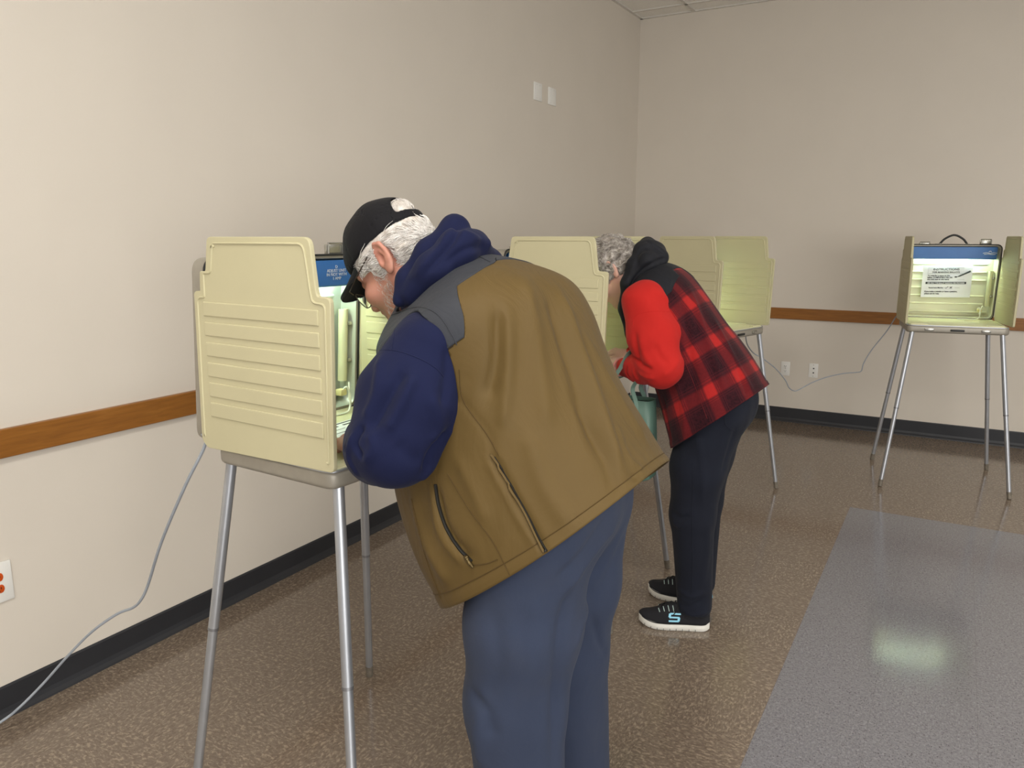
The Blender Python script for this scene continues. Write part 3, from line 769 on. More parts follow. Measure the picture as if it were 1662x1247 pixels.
def strands(points, dirs, length, surf, n=7, r=.0006, wave=0, wf=60, lift=(.001, .006), seed=0, gravity=0, clump=0):
    """hair lying along the surface function surf(P)->(distance, gradient); returns one mesh"""
    rg = np.random.default_rng(seed); P = np.array(points, float); D = np.array(dirs, float); N0 = len(P)
    L = length*rg.uniform(.6, 1.25, N0); off = rg.uniform(lift[0], lift[1], N0); ph = rg.uniform(0, 6.3, N0) if not clump else np.floor(rg.uniform(0, clump, N0))*1.7
    pts = []; side0 = rg.normal(size=(N0, 3))
    for k in range(n):
        t = k/(n-1); d, G = surf(P); tgt = off*(.4+.6*math.sin(math.pi*min(t+.15, 1))); P = P+G*(tgt-d)[:, None]
        side = np.cross(D, G); pts.append(P+side*(np.sin(ph+t*wf*L)*wave*t)[:, None]+G*(np.cos(ph+t*wf*L)*wave*.5*t)[:, None])
        D = D+V3(0, 0, -gravity)+side0*.05; D = D-G*(D*G).sum(1)[:, None]; D /= np.maximum(np.linalg.norm(D, axis=1), 1e-9)[:, None]
        P = P+D*(L/(n-1))[:, None]
    S = np.stack(pts, 1)                                   # N0 x n x 3
    T = np.gradient(S, axis=1); T /= np.maximum(np.linalg.norm(T, axis=2), 1e-9)[..., None]
    A = np.cross(T, V3(.3, .2, .93)); A /= np.maximum(np.linalg.norm(A, axis=2), 1e-9)[..., None]; Bv = np.cross(T, A)
    rad = r*rg.uniform(.7, 1.4, N0)[:, None]*np.linspace(1, .35, n)[None]
    ring = np.stack([S+(A*math.cos(a)+Bv*math.sin(a))*rad[..., None] for a in (0, 2.094, 4.189)], 2)    # N0 x n x 3 x 3
    V = ring.reshape(-1, 3); base = np.arange(N0)[:, None, None]*n*3+np.arange(n-1)[None, :, None]*3
    k = np.arange(3)[None, None]; k2 = (k+1) % 3
    F = np.stack([base+k, base+k2, base+3+k2, base+3+k], -1).reshape(-1, 4)
    return V, F
def sample_surface(V, F, mask_fn, n, seed):
    rg = np.random.default_rng(seed); T = tri(F); c = V[T].mean(1); T = T[mask_fn(c)]
    ar = np.linalg.norm(np.cross(V[T[:, 1]]-V[T[:, 0]], V[T[:, 2]]-V[T[:, 0]]), axis=1); i = rg.choice(len(T), n, p=ar/ar.sum())
    w = rg.dirichlet((1, 1, 1), n); return (V[T[i]]*w[..., None]).sum(1)
# ------------------------------------------------------------------ hands
def hand_parts(wr, d, nrm, left, curl=.9, s=1.0):
    """wrist point, direction of the palm, outward normal of the back of the hand; returns a distance function"""
    d = np.asarray(d, float); d = d/np.linalg.norm(d); nrm = np.asarray(nrm, float); nrm = nrm-d*(nrm@d); nrm /= np.linalg.norm(nrm)
    side = np.cross(nrm, d)*(1 if left else -1)            # towards the little finger side flips with handedness
    wr = np.asarray(wr, float); R = np.stack([d, side, nrm], 1)
    fingers = []
    for k, (y, L, r) in enumerate(((-.030, .072, .0088), (-.010, .080, .009), (.010, .075, .0086), (.028, .058, .0076))):
        p = V3(.085-.006*abs(k-1), y, .004); a = 0.25+.06*k; pts = [p]
        for j, fr in enumerate((.45, .31, .24)):
            p = p+V3(math.cos(a), (y*.12), -math.sin(a))*L*fr; pts.append(p); a += curl*(.62 if j == 0 else .5)
        fingers.append((pts, [r*1.12, r*1.05, r*.95, r*.82]))
    th = [V3(.022, -.030, -.006), V3(.052, -.052, -.018), V3(.080, -.050, -.030), V3(.100, -.038, -.036)]
    def fn(P):
        p = (P-wr)@R/s
        q = seg(p, (.0, 0, 0), (.02, 0, 0), .024, .026, (1, 1, 1.35))
        q = smin(q, ell(p, (.055, 0, 0), (.047, .041, .0165)), .015)
        q = smin(q, seg(p, (.02, -.02, -.008), (.05, -.035, -.012), .016, .013), .012)
        for pts, rr in fingers:
            q = smin(q, ell(p, pts[0]+V3(0, 0, .003), (.011, .0095, .009)), .006)
            q = smin(q, chain(p, pts, rr, .004), .006)
        q = smin(q, chain(p, th, [.014, .0115, .0105, .0085], .005), .008)
        return q*s
    return fn
# ------------------------------------------------------------------ garments shared by both figures
def loft(rows, nv, nu, y0):
    """open-fronted torso shell; rows from hem to neck: back (x,z), front (x,z), half width, roundness"""
    R = catmull(np.array([r for r in rows], float), nv); th = np.linspace(-math.pi, math.pi, nu)
    B = R[:, 0:2]; Fp = R[:, 2:4]; W = R[:, 4]; n = R[:, 5]; C = (B+Fp)/2; A = (B-Fp)/2
    c, s = np.cos(th), np.sin(th); e = (2/n)[:, None]
    cc = np.sign(c)*np.abs(c)[None]**e; ss = np.sign(s)*np.abs(s)[None]**e
    X = C[:, 0:1]+A[:, 0:1]*cc; Z = C[:, 1:2]+A[:, 1:2]*cc-R[:, 6:7]*ss*ss; Y = y0-W[:, None]*ss
    V = np.stack([X, Y, Z], -1).reshape(-1, 3)
    vlen = np.concatenate([[0], np.cumsum(np.linalg.norm(np.diff(C, axis=0), axis=1))])
    U = np.broadcast_to(th[None]*.24, X.shape); VV = np.broadcast_to(vlen[:, None], X.shape)
    par = np.stack([U, VV, np.broadcast_to(th[None], X.shape), np.broadcast_to(np.linspace(0, 1, nv)[:, None], X.shape)], -1).reshape(-1, 4)
    i = np.arange(nv-1)[:, None]*nu+np.arange(nu-1)[None]
    F = np.stack([i, i+1, i+nu+1, i+nu], -1).reshape(-1, 4)
    N = normals(V, F)
    if ((V-np.array([C[nv//2, 0], y0, C[nv//2, 1]]))*N).sum() < 0: F = F[:, ::-1]; N = -N
    q = np.arange(nv)*nu; a_ = N[q]+N[q+nu-1]; a_ /= np.linalg.norm(a_, axis=1)[:, None]; N[q] = a_; N[q+nu-1] = a_
    return V, F, N, par
def seam_close(V, N, px, n=60, lift=0.0, F=None):
    """densely trace a photo line over a surface"""
    P, Q = trace(V, CUR['F'], px, n); return P+Q*lift
CUR = {}

# ================================================================== MAN
MY = 1.51
man_head = Head((-1.188, 1.508, 1.470), math.radians(41), math.radians(2), 1.06)
mj = dict(shL=V3(-.948, 1.300, 1.304), elL=V3(-.985, 1.215, 1.120), wrL=V3(-1.150, 1.325, 1.052), haL=V3(-1.36, 1.425, 1.055),
          shR=V3(-.965, 1.73, 1.304), elR=V3(-1.02, 1.835, 1.10), wrR=V3(-1.25, 1.68, 1.062),
          hipL=V3(-.750, 1.385, .90), knL=V3(-.780, 1.37, .50), anL=V3(-.755, 1.37, .10), hipR=V3(-.765, 1.62, .90), knR=V3(-.795, 1.63, .5), anR=V3(-.755, 1.64, .10),
          pel=V3(-.735, MY, .98), ch=V3(-.96, MY, 1.30), nk=V3(-1.085, MY, 1.415))
def make_body(name, head, j, y0, handfns, h, old, skin_mat, label, cat, hl, feet):
    def fn(P):
        d = head_local(head.loc(P), old)*head.s
        d = smin(d, seg(P, head.wor((-.035, 0, -.045)), j['nk'], .058, .066), .03)
        t = seg(P, j['pel'], j['ch'], .115, .125, (1, .72, 1))
        t = smin(t, seg(P, j['ch'], j['nk'], .10, .06), .06)
        for s in 'LR':
            t = smin(t, seg(P, j['ch']*.35+j['sh'+s]*.65, j['sh'+s], .06, .058), .05)
            t = smin(t, seg(P, j['sh'+s], j['el'+s], .055, .044), .02); t = smin(t, seg(P, j['el'+s], j['wr'+s], .043, .028), .02)
            t = smin(t, seg(P, j['pel'], j['hip'+s], .10, .085), .05); t = smin(t, seg(P, j['hip'+s], j['kn'+s], .082, .056), .03); t = smin(t, seg(P, j['kn'+s], j['an'+s], .054, .029), .02)
            t = smin(t, seg(P, j['an'+s]-V3(0, 0, .050), j['an'+s]+feet[s]*.10-V3(0, 0, .066), .018, .012), .02)
        d = smin(d, t, .03)
        for hf in handfns: d = smin(d, hf(P), .010)
        return d
    pts = np.array(list(j.values())+[head.O]); lo = pts.min(0)-.22; hi = pts.max(0)+.24; lo[2] = -.02
    V, F = sdf_mesh(fn, lo, hi, h); V = smooth_v(V, F, 1)
    base = np.array([(j['anL'][0]+j['anR'][0])/2, y0, 0]); o = raw(name, V-base, F, skin_mat, None, True); o.location = base
    tag(o, label, cat); return o, V, F, base
class Wear:
    """adds garments to a figure, in world coordinates"""
    def __init__(s, o, base): s.o, s.base = o, base
    def raw(s, name, V, F, mat, parent=None, **k):
        q = raw(name, np.asarray(V)-(s.base if parent is None else 0)*1.0, F, mat, parent or s.o, **k)
        return q
mhL = hand_parts(mj['wrL']+V3(-.035, .018, .004), V3(-.86, .50, -.06), V3(-.1, -.30, .94), True, .55, 1.08)
mhR = hand_parts(mj['wrR']+V3(-.03, -.015, 0), V3(-.88, -.35, -.12), V3(-.1, .3, .95), False, .9)
ft = dict(L=V3(-.98, -.18, 0), R=V3(-.98, .16, 0))
man, BV, BF, mbase = make_body('person', man_head, mj, MY, [mhL, mhR], .0036, True, M['skin'],
    'person in a black cap and olive brown vest bending over the nearest booth to write', 'person', None, ft)
def child_of(o, base):
    """part meshes are authored in world coordinates; shift them to the figure's base"""
    def f(p): return np.asarray(p, float)-base
    return f
def mb_child(m, name, mat, fig, base, parent=None, label=None):
    bmesh.ops.translate(m.bm, verts=m.bm.verts, vec=tuple(-base)); return m.build(name, mat, parent or fig, label=label)

# --- sweatpants
def trousers(j, rad, belly, R2, k=.05):
    def fn(P):
        d = ell(P, belly[0], belly[1])
        for s in 'LR':
            d = smin(d, chain(P, [j['hip'+s], (j['hip'+s]+j['kn'+s])/2+V3(*R2.get(s, (0, 0, 0))), j['kn'+s], j['an'+s]], rad, .03), k if s == 'L' else .035)
        return smax(d, -(P[:, 2]-rad[4]), .004)
    return fn
fn = trousers(mj, [.134, .130, .115, .094, .05], ((-.755, MY, .96), (.16, .225, .17)), {})
V, F = sdf_mesh(fn, (-1.05, 1.1, .0), (-.45, 1.95, 1.2), .007); N = normals(V, F)
V = V+N*wavy(V, .005, 34, 3, axis=V3(0, 0, 1))[:, None]
V = crease(V, F, N, [([(925, 960), (905, 1060), (900, 1240)], .016, -.012), ([(1000, 850), (960, 900), (915, 965)], .012, .008), ([(985, 840), (940, 905), (905, 940)], .010, -.007),
                  ([(790, 1150), (775, 1190), (780, 1245)], .02, .008), ([(762, 1120), (790, 1160), (800, 1200)], .016, -.008), ([(870, 960), (868, 1060), (850, 1180)], .02, .005), ([(960, 1000), (975, 1050), (985, 1060)], .01, -.006),
                  ([(1010, 860), (960, 960), (930, 1060)], .014, .006), ([(800, 990), (810, 1080), (790, 1140)], .02, -.006)])
raw('sweatpants', smooth_v(V, F, 1)-mbase, F, M['sweat'], man)

# --- hooded sweatshirt
Yl, Yr = MY-.115, MY+.115
hoodA = [at(648, 488, 1.37), at(664, 455, 1.395), at(696, 410, 1.43), at(738, 376, 1.50), V3(-1.06, 1.575, 1.49), V3(-1.11, 1.625, 1.42), V3(-1.165, 1.63, 1.335)]
hoodB = [at(668, 478, 1.38), at(705, 437, 1.39), at(742, 404, 1.43), at(768, 400, 1.50), V3(-.985, 1.59, 1.475), V3(-1.04, 1.64, 1.42)]
def hoodie(P):
    t = seg(P, V3(-.83, MY, 1.08), V3(-.98, MY, 1.30), .14, .14, (1, .72, 1)); t = smin(t, seg(P, mj['ch'], mj['nk'], .12, .09), .06)
    d = t
    for s in 'LR':
        sh, el, wr = mj['sh'+s], mj['el'+s], mj['wr'+s]
        a = smin(seg(P, (mj['ch']+sh*2)/3, sh, .080, .074), seg(P, sh, (sh+el)/2, .076, .101), .05)
        a = smin(a, seg(P, (sh+el)/2, el, .104, .092), .04); a = smin(a, chain(P, [el, el*.45+wr*.55, wr], [.088, .074, .046], .03), .035)
        d = smin(d, a, .03)
    hA = chain(P, hoodA, [.016, .024, .030, .033, .030, .028, .022], .02); hB = chain(P, hoodB, [.024, .036, .040, .036, .036, .030], .02); hB = smin(hB, seg(P, at(758, 388, 1.47), at(789, 395, 1.50), .026, .012), .012)
    return smin(smin(hA, hB, .010), d, .018)
V, F = sdf_mesh(hoodie, (-1.40, 1.03, .92), (-.70, 2.0, 1.66), .0046); N = normals(V, F)
V = V+N*(wavy(V, .004, 40, 5))[:, None]
V = crease(V, F, N, [([(655, 600), (628, 650), (600, 700)], .012, -.013), ([(672, 610), (650, 660), (628, 700)], .011, .010), ([(620, 575), (610, 640), (592, 680)], .012, .008),
                  ([(590, 690), (575, 720), (590, 745)], .0065, -.011), ([(573, 705), (566, 740), (585, 775)], .006, .008), ([(562, 715), (556, 745), (570, 775)], .006, -.006), ([(600, 700), (605, 730), (588, 752)], .010, .008),
                  ([(722, 700), (700, 735), (690, 765)], .010, -.013), ([(735, 690), (712, 745), (680, 780)], .012, .008), ([(700, 640), (715, 690), (700, 720)], .016, .007), ([(728, 560), (724, 620), (716, 660)], .012, -.007), ([(640, 720), (670, 745), (685, 740)], .018, -.006),
                  ([(690, 445), (730, 395), (752, 360)], .009, -.012), ([(672, 452), (705, 412), (738, 368)], .008, .004), ([(715, 432), (755, 405), (785, 400)], .008, -.006), ([(745, 375), (770, 385), (790, 395)], .012, .006)])
V = smooth_v(V, F, 1); N = normals(V, F); CUR['F'] = F
hood_o = raw('hooded_sweatshirt', V-mbase, F, M['navy'], man)
for px in ([(597, 578), (618, 569), (645, 570), (680, 582), (706, 597), (720, 612)], [(645, 508), (640, 540), (636, 568)]):
    MB().tube(seam_close(V, N, px, 50)-mbase, .0013, 6).build('seam', M['navy'], hood_o)

# --- vest
rows = [(-.512, 1.060, -1.00, .692, .278, 2.3, .03), (-.558, 1.12, -1.075, .80, .274, 2.3, .022), (-.622, 1.21, -1.12, .92, .26, 2.3, .012), (-.676, 1.30, -1.13, 1.04, .252, 2.4, 0), (-.724, 1.385, -1.10, 1.14, .252, 2.5, .01),
        (-.780, 1.450, -1.11, 1.22, .262, 2.6, .03), (-.862, 1.483, -1.13, 1.29, .262, 2.5, .05), (-.940, 1.497, -1.15, 1.345, .205, 2.2, .07), (-.990, 1.495, -1.16, 1.385, .125, 2.0, .06)]
def build_vest(fig, base, rows, y0, arms, yoke_px, mats, lines, wav, hem_px, seed, nv=150, nu=240, arm_frac=.38, armr=.106, th=.004):
    V, F, N, par = loft(rows, nv, nu, y0)
    V = V+N*(wavy(V, wav[0], wav[1], seed, axis=wav[2])*np.clip(1.25-par[:, 3], .1, 1))[:, None]
    hemb = np.exp(-((par[:, 1]-.0)/.022)**8); V = V+N*(hemb*.003)[:, None]
    V = crease(V, F, N, lines); N = normals(V, F)
    # yoke line in the shell's own coordinates, mirrored to the far side
    ii = on_surface(V, N, yoke_px); th_ = np.abs(par[ii, 2]); vv = par[ii, 3]; od = np.argsort(th_); th_, vv = th_[od], vv[od]
    f_y = np.interp(np.abs(par[:, 2]), th_, vv, left=vv[0], right=vv[-1])-par[:, 3]       # <0 in the yoke
    T = tri(F); A = np.concatenate([par, f_y[:, None]], 1)
    V1, F1 = V, T
    for sh, el in arms:
        f = .004-seg(V1, sh, sh+(el-sh)*arm_frac, armr-.023, armr)
        f = np.where(np.abs(V1[:, 1]-y0) < .10, -1, f); V1, F1, A = cut(V1, F1, f, True, A)
    Va, Fa, Aa = cut(V1, F1, A[:, 4], False, A); Vb, Fb, Ab = cut(V1, F1, A[:, 4], True, A)
    ve = cloth('vest', Va-base, Fa, mats[0], fig, th, Aa[:, :2])
    Nb = normals(Vb, Fb); yo = cloth('yoke', Vb+Nb*.0022-base, Fb, mats[1], ve, th+.002, Ab[:, :2])
    return ve, yo, V, N, par, F
vest_lines = [([(905, 470), (960, 620), (1010, 770)], .015, .013), ([(890, 480), (930, 600), (975, 740)], .017, -.013), ([(850, 450), (872, 560), (890, 700)], .020, .010), ([(808, 500), (806, 580), (790, 650)], .015, -.012),
    ([(822, 500), (825, 600), (815, 700)], .014, .008), ([(940, 530), (1000, 640), (1050, 720)], .012, .009), ([(930, 640), (975, 730), (1000, 800)], .012, -.007), ([(1000, 690), (1020, 745), (1045, 765)], .008, .006),
    ([(795, 735), (840, 815), (895, 915)], .007, -.009), ([(790, 742), (832, 822), (885, 915)], .007, .006), ([(708, 790), (725, 860), (768, 912)], .008, -.012), ([(700, 795), (715, 870), (755, 918)], .008, .006),
    ([(740, 640), (790, 700), (800, 735)], .005, -.003), ([(670, 800), (690, 880), (730, 950)], .018, .008), ([(740, 740), (770, 800), (790, 850)], .014, .006), ([(860, 700), (880, 780), (930, 860)], .02, .007), ([(1025, 770), (1040, 800), (1010, 830)], .010, -.006)]
yoke_px = [(838, 421), (801, 427), (771, 445), (743, 464), (748, 500), (752, 548)]
vest, yoke, V, N, par, VF = build_vest(man, mbase, rows, MY, [(mj['shL'], mj['elL']), (mj['shR'], mj['elR'])], yoke_px, (M['vest'], M['yoke']), vest_lines, (.006, 17, V3(.55, 0, .83)), None, 11)
CUR['F'] = VF
MB().ribbon(seam_close(V, N, [(797, 738), (820, 780), (848, 830), (872, 880), (893, 913)], 40, .0025)-mbase, (.75, -.55, -.3), .012, .004).build('side_zipper', M['vest'], vest)
MB().tube(seam_close(V, N, [(803, 742), (826, 781), (854, 830), (879, 880), (897, 908)], 40, .001)-mbase, .0022, 8).tube(seam_close(V, N, [(885, 893), (893, 910), (897, 918)], 14, .004)-mbase, .004, 8).build('side_zipper_teeth', M['zip'], vest)
MB().tube(seam_close(V, N, [(707, 786), (712, 820), (725, 858), (745, 890), (766, 912)], 60, .0002)-mbase, .0040, 8).build('pocket_zipper', M['zip'], vest)
pu = seam_close(V, N, [(755, 903), (760, 909), (770, 920)], 8, .006)-mbase
MB().tube(pu, [.004, .005, .006, .005, .004, .0045, .0045, .003], 8).build('zipper_puller', M['brass'], vest)
for px in ([(745, 600), (752, 650), (790, 705), (810, 740)], [(727, 770), (760, 825), (800, 880), (828, 935)], [(668, 810), (690, 900), (716, 972)], [(765, 918), (790, 915), (808, 908)]):
    MB().tube(seam_close(V, N, px, 50, .0006)-mbase, .0011, 6).build('stitching', M['thread'], vest)
k = np.argmin(np.abs(par[:, 1]-.026)+np.abs(par[:, 2])*0); row = par[k, 3]; m = (np.abs(par[:, 3]-row) < 1e-6); o_ = np.argsort(par[m, 2])
MB().tube((V[m]+N[m]*.0008)[o_]-mbase, .001, 5).build('stitching', M['thread'], vest)
for px in ([(610, 528), (640, 512), (680, 500), (712, 512), (735, 545), (742, 560)], [(745, 405), (775, 417), (795, 427)]):
    MB().tube(seam_close(V, N, px, 40, .003)-mbase, .0012, 6).build('stitching', M['yoke'], yoke)

# --- cap
H = man_head
def cap_fn(P):
    p = H.loc(P); o = ell(p, (-.003, 0, .058), (.1135, .0905, .103)); ang = np.arctan2(p[:, 1], p[:, 0]); o = o+.0012*np.exp(-(np.abs(np.mod(ang+math.pi/6, math.pi/3)-math.pi/6)/.02)**2)
    o = smin(o, ell(p, (-.004, 0, .1615), (.008, .008, .005)), .003)
    i = ell(p, (-.003, 0, .058), (.1085, .0855, .098)); d = smax(o, -i, .002)
    d = smax(d, -(p[:, 2]-.046), .003)
    q = np.sqrt((p[:, 1]/.046)**2+((p[:, 2]-.070)/.047)**2)-1
    arch = np.maximum(np.maximum(q*.04, -(p[:, 2]-.071)), p[:, 0]+.03)
    return smax(d, -arch, .003)*H.s
V, F = sdf_mesh(cap_fn, H.O-.2, H.O+.22, .0035)
V = V+normals(V, F)*wavy(V, .0025, 60, 8)[:, None]
cap = raw('cap', smooth_v(V, F, 1)-mbase, F, M['capm'], man)
br = []; nx_, ny_ = 18, 28; b_ = MB(); bm = b_.bm; G = {}
for layer, dz in ((0, .0), (1, -.0055)):
    for i in range(nx_+1):
        for k in range(ny_+1):
            t = (k/ny_-.5)*2; a = t*1.02; u_ = i/nx_
            root = V3(.1095*math.cos(a)-.003, .089*math.sin(a), .050)
            ext = .072*(1-abs(t)**2.6)
            p = root+V3(1.0, 0, -.16)*ext*u_; p[2] -= .026*abs(t)**2*(0.35+.65*u_); p[1] *= 1+.04*u_
            p[2] += dz; G[layer, i, k] = bm.verts.new(tuple(H.wor(p)-mbase))
for i in range(nx_):
    for k in range(ny_):
        bm.faces.new((G[0, i, k], G[0, i+1, k], G[0, i+1, k+1], G[0, i, k+1])); bm.faces.new((G[1, i, k], G[1, i, k+1], G[1, i+1, k+1], G[1, i+1, k]))
for k in range(ny_): bm.faces.new((G[0, nx_, k], G[1, nx_, k], G[1, nx_, k+1], G[0, nx_, k+1]))
bmesh.ops.remove_doubles(bm, verts=bm.verts, dist=.0004)
brim = b_.build('brim', M['capm'], cap, angle=60)
sq = MB()
for k0 in range(6):
    pts = []
    for q in range(14):
        a = q/13*6.28; t = -.42+.10*k0+.05*math.cos(a)*.9+.05*q/13; ang = t*1.02; ext = .072*(1-abs(t)**2.6)
        root = V3(.1095*math.cos(ang)-.003, .089*math.sin(ang), .050); p = root+V3(1, 0, -.16)*ext; p[2] -= .026*t*t; p[1] *= 1.04
        p[2] += -.003+.0032*math.sin(a); p[0] += .0008; pts.append(H.wor(p)-mbase)
    sq.tube(pts, .0005, 5)
sq.build('brim_embroidery', M['white_ink'], cap)

# --- white hair: a close layer on the skull plus combed strands
def hair_base(P):
    p = H.loc(P); d = ell(p, (-.008, 0, .040), (.1055, .0855, .099)); d = smin(d, ell(p, (-.066, 0, -.018), (.042, .060, .052)), .03)
    a = np.abs(p[:, 1])
    front = np.where(p[:, 2] > .012, .066-.10*np.clip(.05-p[:, 2], 0, 1), .022)          # temple, then sideburn
    back = np.where(p[:, 0] > -.004, -.030, -.075)
    d = d-.0016*np.sin(190*p[:, 2]+2.2*np.sin(42*p[:, 0]+1.3*np.sin(60*p[:, 1]))+60*p[:, 0])
    region = np.maximum(p[:, 0]-front, back-p[:, 2]); region = np.maximum(region, p[:, 2]-.075)
    region = smax(region, -ell(np.stack([p[:, 0], a, p[:, 2]], 1), (-.030, .085, -.004), (.024, .03, .040)), .006)
    tuft = ell(p, (-.090, 0, .089), (.017, .034, .022))
    return smin(smax(d, region, .006), tuft, .006)*H.s
V, F = sdf_mesh(hair_base, H.O-.2, H.O+.22, .0036); V = smooth_v(V, F, 1); N = normals(V, F)
hair = raw('hair', V-mbase, F, M['hair_white'], man)
def hs(P): return hair_base(P), grad(hair_base, P)
def hmask(c):
    p = H.loc(c); return (p[:, 2] < .040) & (np.abs(p[:, 1])+np.abs(np.minimum(p[:, 0], 0)) > .05)
S = sample_surface(V, F, hmask, 1900, 1); d0 = np.tile(-H.R[:, 0]*.9-H.R[:, 2]*.30, (len(S), 1))+np.stack([np.sin(S@V3(40, 70, 55)), np.sin(S@V3(-60, 30, 80)+1), np.sin(S@V3(50, -40, 75)+2)], 1)*.30+np.random.default_rng(3).normal(size=(len(S), 3))*.06
Vs, Fs = strands(S, d0, .048, hs, 9, .0009, .0034, 95, (.002, .007), 2, .03, 9)
raw('hair_strands', Vs-mbase, Fs, M['hair_bright'], hair)
St = sample_surface(V, F, lambda c: H.loc(c)[:, 2] > .078, 260, 4); dt = np.tile(-H.R[:, 0]*.5+H.R[:, 2]*.75, (len(St), 1))+np.random.default_rng(5).normal(size=(len(St), 3))*.35
Vs, Fs = strands(St, dt, .014, hs, 6, .0004, .002, 90, (.001, .005), 6, .02, 5)
raw('hair_tuft', Vs-mbase, Fs, M['hair_bright'], hair)
# short white whiskers on jaw and sideburn
def bs(P): return head_local(H.loc(P))*H.s, grad(lambda q: head_local(H.loc(q))*H.s, P)
def wmask(c):
    p = H.loc(c); return (np.abs(p[:, 1]) > .03) & (p[:, 0] > -.005) & (p[:, 0] < .075) & (p[:, 2] < .02-.25*np.clip(p[:, 0], 0, 1)) & (p[:, 2] > -.125) & (np.abs(p[:, 0]-.018+.42*(p[:, 2]+.03)) < .026)
S = sample_surface(BV, BF, wmask, 620, 8); dw = np.tile(-H.R[:, 2]+H.R[:, 0]*.15, (len(S), 1))+np.random.default_rng(9).normal(size=(len(S), 3))*.35
Vs, Fs = strands(S, dw, .011, bs, 4, .0004, .0012, 90, (.001, .003), 9, .0)
side_ = (Vs[:, 1] < H.O[1])[Fs].all(1)
for sel in (side_, ~side_):
    u_, inv_ = np.unique(Fs[sel], return_inverse=True); raw('whiskers', Vs[u_]-mbase, inv_.reshape(-1, 4), M['hair_white'], man)

# --- eyeglasses
g = MB()
def hw(*p): return tuple(H.wor(p)-mbase)
for s in (1, -1):
    c = (.118, s*.034, -.010)
    g.tube([hw(c[0]-.010*abs(math.cos(a))*(1 if s*math.cos(a) > 0 else 0), c[1]+.026*math.cos(a), c[2]+.020*math.sin(a)) for a in np.linspace(0, 2*math.pi, 33)[:-1]], .0013, 6, closed=True)
    g.tube([hw(.110, s*.061, .004), hw(.106, s*.074, .010), hw(.06, s*.083, .018), hw(.0, s*.086, .030), hw(-.018, s*.086, .024), hw(-.03, s*.086, .006)], .0014, 6)
    g.tube([hw(.112, s*.010, -.012), hw(.108, s*.012, -.016)], .002, 6)
g.tube([hw(.118, .009, .002), hw(.121, 0, .006), hw(.118, -.009, .002)], .0013, 6)
gl = g.build('eyeglasses', M['wire'], man)
for s in (1, -1):
    m = MB(); n = 24; ring = []
    for rr in (0.02, .5, 1):
        ring.append([m.bm.verts.new(hw(.118-.010*abs(math.cos(a))*rr*(1 if s*math.cos(a) > 0 else 0), s*.034+.0255*rr*math.cos(a), -.010+.0195*rr*math.sin(a))) for a in [2*math.pi*k/n for k in range(n)]])
    for A_, B_ in zip(ring, ring[1:]):
        for k in range(n): m.bm.faces.new((A_[k], A_[(k+1) % n], B_[(k+1) % n], B_[k]))
    m.build('lens', M['glass'], gl)
